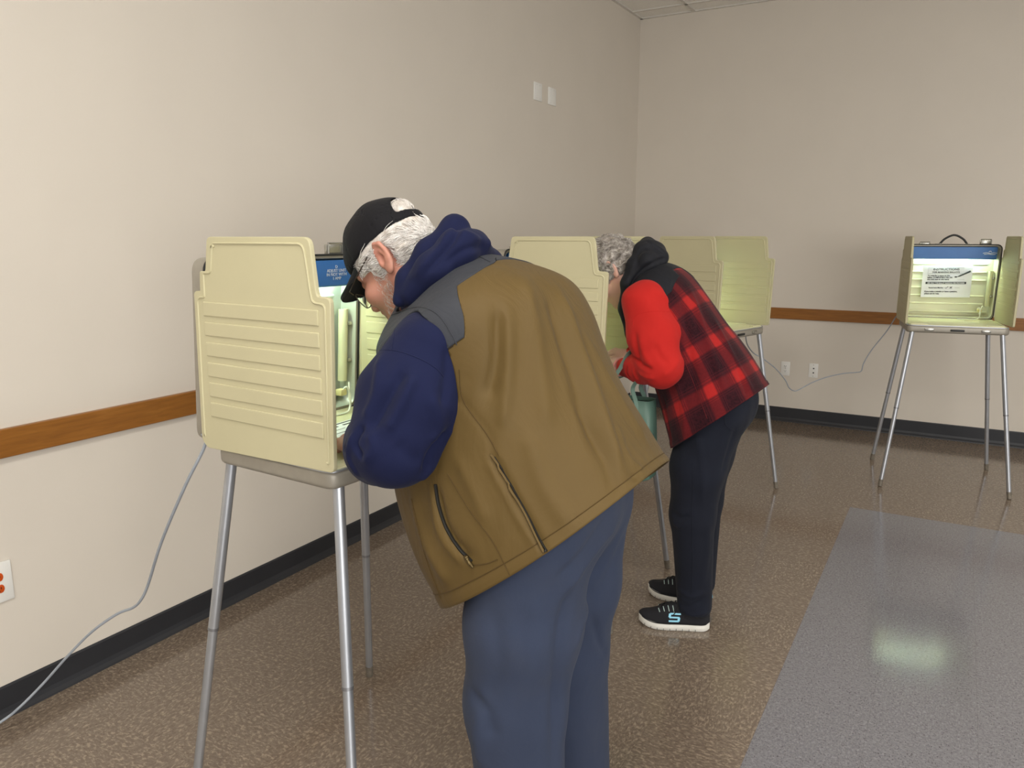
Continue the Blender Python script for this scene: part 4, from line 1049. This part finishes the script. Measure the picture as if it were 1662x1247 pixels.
# --- shoes (a plain pair on the man)
def shoe(fig, base, heel, direction, mats, length=.27, emblem=None, label=None):
    """heel point on the floor, walking direction"""
    d = np.asarray(direction, float); d = d/np.linalg.norm(d); l = np.array([-d[1], d[0], 0])
    def W(x, y, z): return tuple(np.asarray(heel)+d*x+l*y+V3(0, 0, z)-base)
    s = length/.27
    xs = np.array([0, .012, .04, .08, .12, .16, .20, .235, .258, .270])*s
    wid = np.array([.012, .028, .034, .034, .036, .042, .045, .040, .027, .008])*s
    hgt = np.array([.062, .078, .088, .094, .101, .095, .072, .055, .046, .032])*s
    cl = np.array([0, 0, 0, .002, .004, .004, .001, -.005, -.009, -.010])*s
    n = 46; X = np.linspace(0, xs[-1], n); Wd = np.interp(X, xs, wid); Hh = np.interp(X, xs, hgt); Cl = np.interp(X, xs, cl)
    for _ in range(3): Wd[1:-1] = (Wd[:-2]+2*Wd[1:-1]+Wd[2:])/4; Hh[1:-1] = (Hh[:-2]+2*Hh[1:-1]+Hh[2:])/4
    toe = np.clip((X-.2*s)/(.07*s), 0, 1)**2*.012*s; toe += np.clip((.03*s-X)/(.03*s), 0, 1)**2*.006*s
    up = MB(); rings = []; m = 26
    for i in range(n):
        r = []
        for k in range(m):
            a = 2*math.pi*k/m; c, q = math.cos(a), math.sin(a)
            y = Cl[i]+Wd[i]*math.copysign(abs(c)**.75, c)*(1 if q < 0 else (1-.42*(Hh[i]/.098)*q)); z = .022+toe[i]+((Hh[i]-.022)*max(q, 0)**.9 if q > 0 else q*.006)
            r.append(up.bm.verts.new(W(X[i], y, z)))
        rings.append(r)
    for a_, b_ in zip(rings, rings[1:]):
        for k in range(m): up.bm.faces.new((a_[k], a_[(k+1) % m], b_[(k+1) % m], b_[k]))
    up.bm.faces.new(rings[0]); up.bm.faces.new(rings[-1][::-1])
    o = up.build('shoe', mats[0], fig, angle=60, label=label)
    so = MB(); top, bot = [], []; out = [(X[i], Cl[i]+Wd[i]*1.06+.003) for i in range(n)]+[(X[i], Cl[i]-Wd[i]*1.06-.003) for i in range(n-1, -1, -1)]
    tz = np.concatenate([toe, toe[::-1]])
    L0 = [so.bm.verts.new(W(x*1.0, y*.94, .001+tz[i])) for i, (x, y) in enumerate(out)]; L1 = [so.bm.verts.new(W(x, y*1.03, .008+tz[i])) for i, (x, y) in enumerate(out)]; L2 = [so.bm.verts.new(W(x, y*1.02, .020+tz[i])) for i, (x, y) in enumerate(out)]; L3 = [so.bm.verts.new(W(x, y*.95, .027+tz[i])) for i, (x, y) in enumerate(out)]
    q = len(out)
    for A_, B_ in ((L0, L1), (L1, L2), (L2, L3)):
        for k in range(q): so.bm.faces.new((A_[k], A_[(k+1) % q], B_[(k+1) % q], B_[k]))
    so.bm.faces.new(L0[::-1]); so.bm.faces.new(L3); sole = so.build('sole', mats[1], o, angle=50)
    if emblem:
        gr = MB()
        for i in range(9, 42, 4):
            for sg in (1, -1): gr.tube([W(X[i], Cl[i]+sg*(Wd[i]*1.085+.0035), .002+toe[i]), W(X[i], Cl[i]+sg*(Wd[i]*1.10+.0036), .011+toe[i])], .0009, 5)
        gr.build('sole_groove', M['lace'], sole)
        st = MB(); st.tube([W(X[i], Cl[i]+(Wd[i]*1.05+.0025), .030+toe[i]) for i in range(2, n-2)], .0016, 6); st.tube([W(X[i], Cl[i]-(Wd[i]*1.05+.0025), .030+toe[i]) for i in range(2, n-2)], .0016, 6); st.build('welt', M['lace'], sole)
        # laces criss-cross over the tongue
        la = MB(); ey = MB()
        def topz(i, y):  # height of the upper at half width y
            q = np.linspace(1, 0, 60); yy = Wd[i]*np.sqrt(1-q*q)**.75*(1-.42*(Hh[i]/.098)*q); return .0225+toe[i]+(Hh[i]-.022)*float(np.interp(abs(y), yy, q))**.9
        st_ = [23, 26, 29, 32]
        for a_, b_ in zip(st_, st_[1:]):
            for sg in (1, -1):
                la.tube([W(X[a_], Cl[a_]+sg*.014, topz(a_, .014)+.002), W((X[a_]+X[b_])/2, Cl[a_], topz((a_+b_)//2, 0)+.004), W(X[b_], Cl[b_]-sg*.014, topz(b_, .014)+.002)], .0022, 6)
        for a_ in st_:
            for sg in (1, -1): ey.tube([W(X[a_]+.004, Cl[a_]+sg*.014, topz(a_, .014)+.001), W(X[a_]-.002, Cl[a_]+sg*.026, topz(a_, .026)+.001)], .0016, 6)
        for sg in (1, -1):
            la.tube(catmull([W(X[22], Cl[22]+sg*.004, topz(22, 0)+.004), W(X[20], Cl[20]+sg*.018, topz(20, .018)+.010), W(X[23], Cl[23]+sg*.03, topz(23, .03)*.98+.004), W(X[22], Cl[22]+sg*.012, topz(22, .012)+.004)], 14), .0019, 6)
        la.build('laces', M['lace'], o); ey.build('lace_loops', M['lace_eye'], o)
    return o, W, X, Wd, Hh, Cl
for s in 'LR':
    a = mj['an'+s]; shoe(man, mbase, (a[0]+.075, a[1], 0), ft[s], (M['shoe'], M['lace']), .285)
# ================================================================== WOMAN
WYM = 2.93
w_head = Head((-1.205, 2.925, 1.392), math.radians(47), math.radians(0), .97)
wj = dict(shL=V3(-1.015, 2.765, 1.285), elL=V3(-.928, 2.715, 1.062), wrL=V3(-1.110, 2.825, 1.030), haL=V3(-1.25, 2.88, 1.03),
          shR=V3(-1.03, 3.09, 1.285), elR=V3(-1.0, 3.15, 1.08), wrR=V3(-1.140, 3.005, 1.055),
          hipL=V3(-.77, 2.845, .86), knL=V3(-.815, 2.82, .47), anL=V3(-.790, 2.822, .10), hipR=V3(-.785, 2.995, .86), knR=V3(-.845, 3.025, .47), anR=V3(-.84, 3.035, .10),
          pel=V3(-.765, WYM, .93), ch=V3(-.985, WYM, 1.23), nk=V3(-1.105, WYM, 1.33))
whL = hand_parts(wj['wrL']+V3(-.02, .012, 0), V3(-.88, .40, .05), V3(-.15, -.55, .82), True, 1.0, .92)
whR = hand_parts(wj['wrR']+V3(-.02, -.01, 0), V3(-.90, -.22, .02), V3(-.2, -.35, .9), False, .9, .92)
fL = V3(-.2576, -.0898, 0); fR = V3(-.268, .0, 0)
woman, WBV, WBF, wbase = make_body('person', w_head, wj, WYM, [whL, whR], .0042, False, M['skin2'],
    'person with curly grey hair in a red sleeved plaid vest bending over the middle booth', 'person', None, dict(L=fL/np.linalg.norm(fL), R=fR/np.linalg.norm(fR)))

# --- jeans
rad = [.118, .102, .084, .066, .068]
fn = trousers(wj, rad, ((-.745, WYM, .915), (.125, .185, .135)), dict(L=(-.012, 0, 0), R=(-.01, 0, 0)))
V, F = sdf_mesh(fn, (-1.05, 2.6, .0), (-.5, 3.25, 1.12), .0062); N = normals(V, F)
V = V+N*wavy(V, .0035, 46, 13, axis=V3(0, 0, 1))[:, None]
V = crease(V, F, N, [([(1092, 832), (1105, 842), (1118, 836)], .009, -.007), ([(1092, 846), (1102, 856), (1115, 850)], .008, .005), ([(1095, 975), (1115, 985), (1140, 975)], .010, -.006), ([(1098, 955), (1120, 968), (1146, 962)], .010, .006), ([(1110, 995), (1130, 1000), (1150, 992)], .006, .004),
                     ([(1150, 850), (1148, 900), (1140, 950)], .014, .005), ([(1195, 690), (1180, 740), (1172, 770)], .012, -.005), ([(1130, 700), (1140, 760), (1140, 820)], .016, .005)])
V = smooth_v(V, F, 1); N = normals(V, F); CUR['F'] = F
jeans = raw('jeans', V-wbase, F, M['denim'], woman)
MB().tube(seam_close(V, N, [(1125, 745), (1124, 800), (1123, 860), (1124, 920), (1122, 972)], 60, .0004)-wbase, .0014, 6).build('side_seam', M['denim'], jeans)
MB().tube(seam_close(V, N, [(1176, 668), (1178, 690), (1192, 700)], 30, .0004)-wbase, .0012, 6).build('pocket_stitching', M['denim'], jeans)

# --- red sweatshirt
def red(P):
    t = seg(P, V3(-.87, WYM, 1.03), wj['ch'], .11, .11, (1, .74, 1)); t = smin(t, seg(P, wj['ch'], wj['nk'], .09, .062), .05); d = t
    for s in 'LR':
        sh, el, wr = wj['sh'+s], wj['el'+s], wj['wr'+s]
        a = smin(seg(P, (wj['ch']+sh*2)/3, sh, .075, .080), seg(P, sh, (sh+el)/2, .080, .090), .05); a = smin(a, seg(P, (sh+el)/2, el, .090, .074), .04)
        a = smin(a, chain(P, [el, el*.45+wr*.55, wr], [.076, .060, .040], .025), .03); d = smin(d, a, .025)
    return d
V, F = sdf_mesh(red, (-1.32, 2.55, .9), (-.75, 3.32, 1.45), .0055); N = normals(V, F)
V = V+N*wavy(V, .0035, 44, 21)[:, None]
V = crease(V, F, N, [([(1026, 578), (1040, 592), (1058, 600)], .008, -.012), ([(1036, 604), (1048, 612), (1062, 614)], .007, .006), ([(1018, 596), (1016, 606), (1022, 614)], .006, -.006), ([(1040, 545), (1046, 575), (1058, 595)], .014, .007), ([(1030, 540), (1034, 570), (1038, 590)], .012, -.008),
                     ([(1098, 520), (1106, 560), (1108, 590)], .014, .006), ([(1050, 470), (1075, 480), (1095, 500)], .016, .005), ([(1075, 610), (1090, 600), (1104, 580)], .014, .006), ([(1062, 560), (1072, 580), (1085, 590)], .014, -.006), ([(1028, 598), (1030, 610), (1036, 618)], .006, .005)])
V = smooth_v(V, F, 1); N = normals(V, F); CUR['F'] = F
sw = raw('red_sweatshirt', V-wbase, F, M['red'], woman)
for px in ([(1036, 509), (1055, 506), (1080, 506), (1103, 509)], [(1036, 509), (1029, 516), (1027, 528)]):
    MB().tube(seam_close(V, N, px, 40)-wbase, .0013, 6).build('seam', M['red'], sw)
cuff = MB(); ax = (wj['wrL']-wj['elL']); ax /= np.linalg.norm(ax); s1 = np.cross(ax, V3(0, 0, 1)); s1 /= np.linalg.norm(s1); s2 = np.cross(s1, ax)
cc_ = wj['wrL']+ax*.034-wbase
cuff.tube([cc_+s1*.034*math.cos(a)+s2*.034*math.sin(a) for a in np.linspace(0, 6.283, 29)[:-1]], .0045, 8, closed=True)
cuff.build('cuff_edge', vary('cuff_pale', (214, 150, 138), .05, 40, .8), sw, label='pale pink cuff edge')

# --- plaid vest with black yoke
rows = [(-.590, .985, -.925, .715, .225, 2.2, 0), (-.632, 1.05, -.965, .82, .218, 2.2, 0), (-.70, 1.14, -1.00, .93, .205, 2.3, 0), (-.768, 1.215, -1.03, 1.02, .195, 2.4, 0), (-.845, 1.315, -1.06, 1.10, .195, 2.5, .005),
        (-.905, 1.385, -1.09, 1.17, .205, 2.6, .02), (-.965, 1.425, -1.11, 1.235, .205, 2.5, .04), (-1.025, 1.44, -1.135, 1.29, .165, 2.2, .05), (-1.07, 1.435, -1.15, 1.32, .10, 2.0, .04)]
wl = [([(1120, 470), (1150, 560), (1180, 640)], .014, .007), ([(1105, 480), (1120, 570), (1130, 650)], .014, -.006), ([(1160, 520), (1195, 590), (1225, 640)], .012, .006), ([(1090, 600), (1110, 660), (1110, 710)], .014, .006), ([(1075, 640), (1085, 690), (1090, 725)], .012, -.005), ([(1190, 580), (1205, 620), (1215, 645)], .010, -.006)]
wv, wyk, V, N, par, VF = build_vest(woman, wbase, rows, WYM, [(wj['shL'], wj['elL']), (wj['shR'], wj['elR'])], [(1128, 438), (1110, 432), (1102, 448), (1094, 464), (1090, 474)], (M['plaid'], M['black_cloth']), wl, (.005, 22, V3(.55, 0, .83)), None, 31, arm_frac=.40, armr=.098, th=.005)
CUR['F'] = VF
MB().tube(seam_close(V, N, [(1100, 560), (1125, 620), (1148, 680)], 50, .0005)-wbase, .0013, 6).build('side_seam', M['plaid'], wv)
# collar and hood lying on the yoke
hC = [at(1022, 545, 2.84), at(1013, 500, 2.825), at(1018, 462, 2.825), at(1030, 432, 2.845), at(1044, 408, 2.90), at(1050, 400, 2.97), V3(-1.10, 3.03, 1.44), V3(-1.15, 3.05, 1.36), V3(-1.18, 3.04, 1.28)]
hD = [at(1030, 445, 2.83), at(1052, 425, 2.85), at(1068, 418, 2.91), at(1066, 418, 2.98), V3(-1.05, 3.03, 1.40)]
def hoodw(P):
    a = chain(P, hC, [.016, .022, .026, .030, .034, .034, .032, .03, .024], .02); b = chain(P, hD, [.022, .034, .036, .034, .03], .02)
    pocket = ell(P, at(1056, 410, 2.93), (.055, .075, .048)); return smin(smin(a, b, .010), pocket, .02)
V, F = sdf_mesh(hoodw, (-1.35, 2.68, 1.1), (-.90, 3.18, 1.62), .005); N = normals(V, F)
V = V+N*wavy(V, .003, 60, 41)[:, None]
V = crease(V, F, N, [([(1022, 470), (1040, 440), (1065, 424), (1084, 420)], .008, -.010), ([(1040, 400), (1058, 396), (1078, 408)], .009, .005), ([(1048, 390), (1062, 400), (1080, 414)], .006, -.006), ([(1016, 460), (1030, 425), (1040, 395)], .008, .004)])
raw('hood', smooth_v(V, F, 1)-wbase, F, M['black_cloth'], wv)

# --- grey curly hair
Hw = w_head
def whair(P):
    p = Hw.loc(P); d = ell(p, (-.012, 0, .045), (.118, .098, .112)); d = smin(d, ell(p, (-.085, 0, -.015), (.048, .072, .062)), .04); d = smin(d, ell(p, (.055, 0, .095), (.055, .07, .05)), .03)
    a = np.abs(p[:, 1]); lump = np.zeros(len(P))
    for f_, ph in ((95, 0), (140, 2), (210, 4)): lump += np.sin(p[:, 0]*f_+ph)*np.sin(p[:, 1]*f_*.9+ph*2)*np.sin(p[:, 2]*f_*1.1+ph*3)
    d = d-.0022*lump-.0034*np.sin(120*p[:, 2]+2.6*np.sin(38*p[:, 0]+30*p[:, 1])+50*p[:, 0])
    front = np.where(p[:, 2] > .02, .085+.3*np.clip(p[:, 2]-.06, 0, 1), .035)
    region = np.maximum(p[:, 0]-front, np.where(p[:, 0] > -.02, -.022, -.085)-p[:, 2])
    return smax(d, region, .012)*Hw.s
V, F = sdf_mesh(whair, Hw.O-.22, Hw.O+.24, .0042); V = smooth_v(V, F, 1)
wh = raw('hair', V-wbase, F, M['hair_grey'], woman)
def whs(P): return whair(P), grad(whair, P)
S = sample_surface(V, F, lambda c: Hw.loc(c)[:, 2] > -.07, 1900, 2); d0 = np.tile(-Hw.R[:, 0]*.75-Hw.R[:, 2]*.45, (len(S), 1))+np.stack([np.sin(S@V3(45, 60, 50)), np.sin(S@V3(-55, 35, 70)+1), np.sin(S@V3(40, -50, 65)+2)], 1)*.65+np.random.default_rng(7).normal(size=(len(S), 3))*.10
Vs, Fs = strands(S, d0, .055, whs, 10, .0015, .007, 80, (.001, .008), 12, .04, 5)
raw('hair_strands', Vs-wbase, Fs, M['hair_pale'], wh)

# --- trainers with the light blue S on each outer side
def s_mark(fig, sh, W, X, Wd, Hh, Cl, side, base):
    """a slanting S of flat strokes lying on the side of the shoe"""
    def on(x, z):
        i = int(np.argmin(np.abs(X-x))); q = np.clip((z-.022)/max(Hh[i]-.022, .01), 0, .97)**(1/.9)
        return W(x, Cl[i]+side*(Wd[i]*math.sqrt(1-q*q)**.75*(1-.42*(Hh[i]/.098)*q)+.0012), z)
    m = MB()
    def bar(x0, z0, x1, z1, w):
        up = Vector(on((x0+x1)/2, (z0+z1)/2+.006))-Vector(on((x0+x1)/2, (z0+z1)/2)); al = Vector(on(x1, z1))-Vector(on(x0, z0))
        wd = up if abs(x1-x0) > abs(z1-z0) else Vector(on(x0-.006, z0))-Vector(on(x0, z0))
        m.ribbon([on(x0+(x1-x0)*t, z0+(z1-z0)*t) for t in np.linspace(0, 1, 7)], tuple(wd), w, .0022)
    a, b = .118, .158
    bar(a-.004, .066, b-.003, .066, .0065); bar(a, .0525, b, .0525, .0065); bar(a+.003, .039, b+.002, .039, .0065)
    bar(b-.003, .066, b-.001, .0525, .009); bar(a+.002, .0525, a+.004, .039, .009)
    m.build('side_emblem', M['logo_blue'], sh, smooth=False, label='light blue S emblem')
r = shoe(woman, wbase, (-.735, 2.847, 0), fL, (M['shoe'], M['sole']), .278, True); s_mark(woman, *r, 1, wbase)
r2 = shoe(woman, wbase, (-.782, 3.035, 0), fR, (M['shoe'], M['sole']), .278, True)
s_mark(woman, *r2, -1, wbase)
hm = MB(); W2 = r2[1]; hm.box((0, 0, 0), (.004, .020, .030), .002); bmesh.ops.rotate(hm.bm, verts=hm.bm.verts, matrix=Matrix.Rotation(math.radians(-12), 3, 'Y'), cent=(0, 0, 0)); bmesh.ops.translate(hm.bm, verts=hm.bm.verts, vec=W2(-.003, .008, .056)); hm.build('heel_tab', M['logo_blue'], r2[0], label='light blue heel tab')

# --- green tote bag on her forearm
B0 = V3(-1.115, 2.80, .60)
bag = tag(empty('tote_bag', tuple(B0)), 'sea green tote bag hanging by straps from the forearm of the woman in plaid', 'bag')
m = MB(); bw, bd, bh = .145, .055, .315
bm = m.bm; R0 = []
for zz, k in ((0, .90), (.006, .97), (.05, 1.0), (.2, .98), (bh, .93)):
    ring = rounded([(-bw*k, -bd*(1.05 if zz < .2 else .8)), (bw*k, -bd*(1.05 if zz < .2 else .8)), (bw*k, bd*(1.05 if zz < .2 else .8)), (-bw*k, bd*(1.05 if zz < .2 else .8))], .03, 5)
    R0.append([bm.verts.new((x, y, zz)) for x, y in ring])
for a_, b_ in zip(R0, R0[1:]):
    for k in range(len(a_)): bm.faces.new((a_[k], a_[(k+1) % len(a_)], b_[(k+1) % len(a_)], b_[k]))
bm.faces.new(R0[0][::-1]); body = m.build('bag_body', M['bag2'], bag)
sm = body.modifiers.new('thickness', 'SOLIDIFY'); sm.thickness = .004; sm.offset = -1
MB().prism(rounded([(-bw*.9, -bd*.70), (bw*.9, -bd*.70), (bw*.9, bd*.70), (-bw*.9, bd*.70)], .025, 5), 2, .20, .30).build('lining', M['lining'], bag)
MB().box((0, -bd*1.05-.002, .10), (bw*1.9, .004, .012), .001).build('front_band', M['bag'], bag)
top = wj['elL']*.30+wj['wrL']*.70-B0
for k, (yy, dx) in enumerate(((-bd*.85, -.012), (bd*.85, .014))):
    for_pts = []
    tx, ty, tz = top[0]+dx, top[1], top[2]
    pts = [(-.085, yy*1.0, .20), (-.085, yy*1.06, .30), (-.075, yy*.9, .36), (tx-.052, ty-.052*(1 if k == 0 else -1), tz-.03), (tx-.012, ty-.022*(1 if k == 0 else -1), tz+.054), (tx+.012, ty-.012*(1 if k == 0 else -1), tz+.056), (tx+.045, ty-.056*(1 if k == 0 else -1), tz-.02), (.062, yy*.95, .36), (.080, yy*1.06, .30), (.082, yy*1.06, .20)]
    MB().ribbon(catmull(pts, 60), (.25, 1.0, 0) if False else (.55, .8, 0), .017, .004).build('strap', M['bag'], bag)
for x in (-.084, .082):
    MB().box((x, -bd*1.05-.003, .205), (.020, .006, .05), .002).build('strap_tab', M['bag'], bag)
tg = MB().box((.035, -bd*.98-.004, .235), (.040, .003, .032), .001).build('bag_label', M['plate'], bag, label='small white label')
MB().box((.035, -bd*.98-.0062, .232), (.024, .0012, .012)).build('label_print', M['label_blue'], tg, smooth=False)
# ------------------------------------------------------------------ light
w = bpy.data.worlds.new('world'); sc.world = w; w.use_nodes = True
bg = w.node_tree.nodes['Background']; bg.inputs[0].default_value = (1.0, .972, .93, 1); bg.inputs[1].default_value = .66
def troffer(x, y, label):
    o = tag(empty('ceiling_light', (x, y, WZ)), label, 'ceiling light', 'recessed ceiling lights')
    m = MB()
    for sx in (-1, 1): m.box((sx*.295, 0, -.004), (.02, 1.22, .016)); m.box((0, sx*.60, -.004), (.61, .02, .016))
    m.build('frame', M['grid'], o, smooth=False)
    MB().box((0, 0, -.004), (.57, 1.18, .006)).build('diffuser', M['troffer'], o, smooth=False)
    return o
for x, y, s in ((-.57, .30, 'nearest the left wall'), (1.87, .30, 'over the right of the room'), (1.87, 3.35, 'farthest right'), (-.57, -2.15, 'behind the camera')):
    troffer(x, y, 'long recessed ceiling light panel, the one %s' % s)
def area(name, loc, target, sx, sy, e, c):
    l = bpy.data.lights.new(name, 'AREA'); l.shape = 'RECTANGLE'; l.size = sx; l.size_y = sy; l.energy = e; l.color = c
    o = bpy.data.objects.new(name, l); COL.objects.link(o); o.location = loc
    o.rotation_euler = (Vector(target)-Vector(loc)).to_track_quat('-Z', 'Y').to_euler(); return o
area('window_light', (3.6, -2.6, 1.6), (-1.0, 4.6, 2.9), 3.4, 1.9, 190, (1, .98, .95))
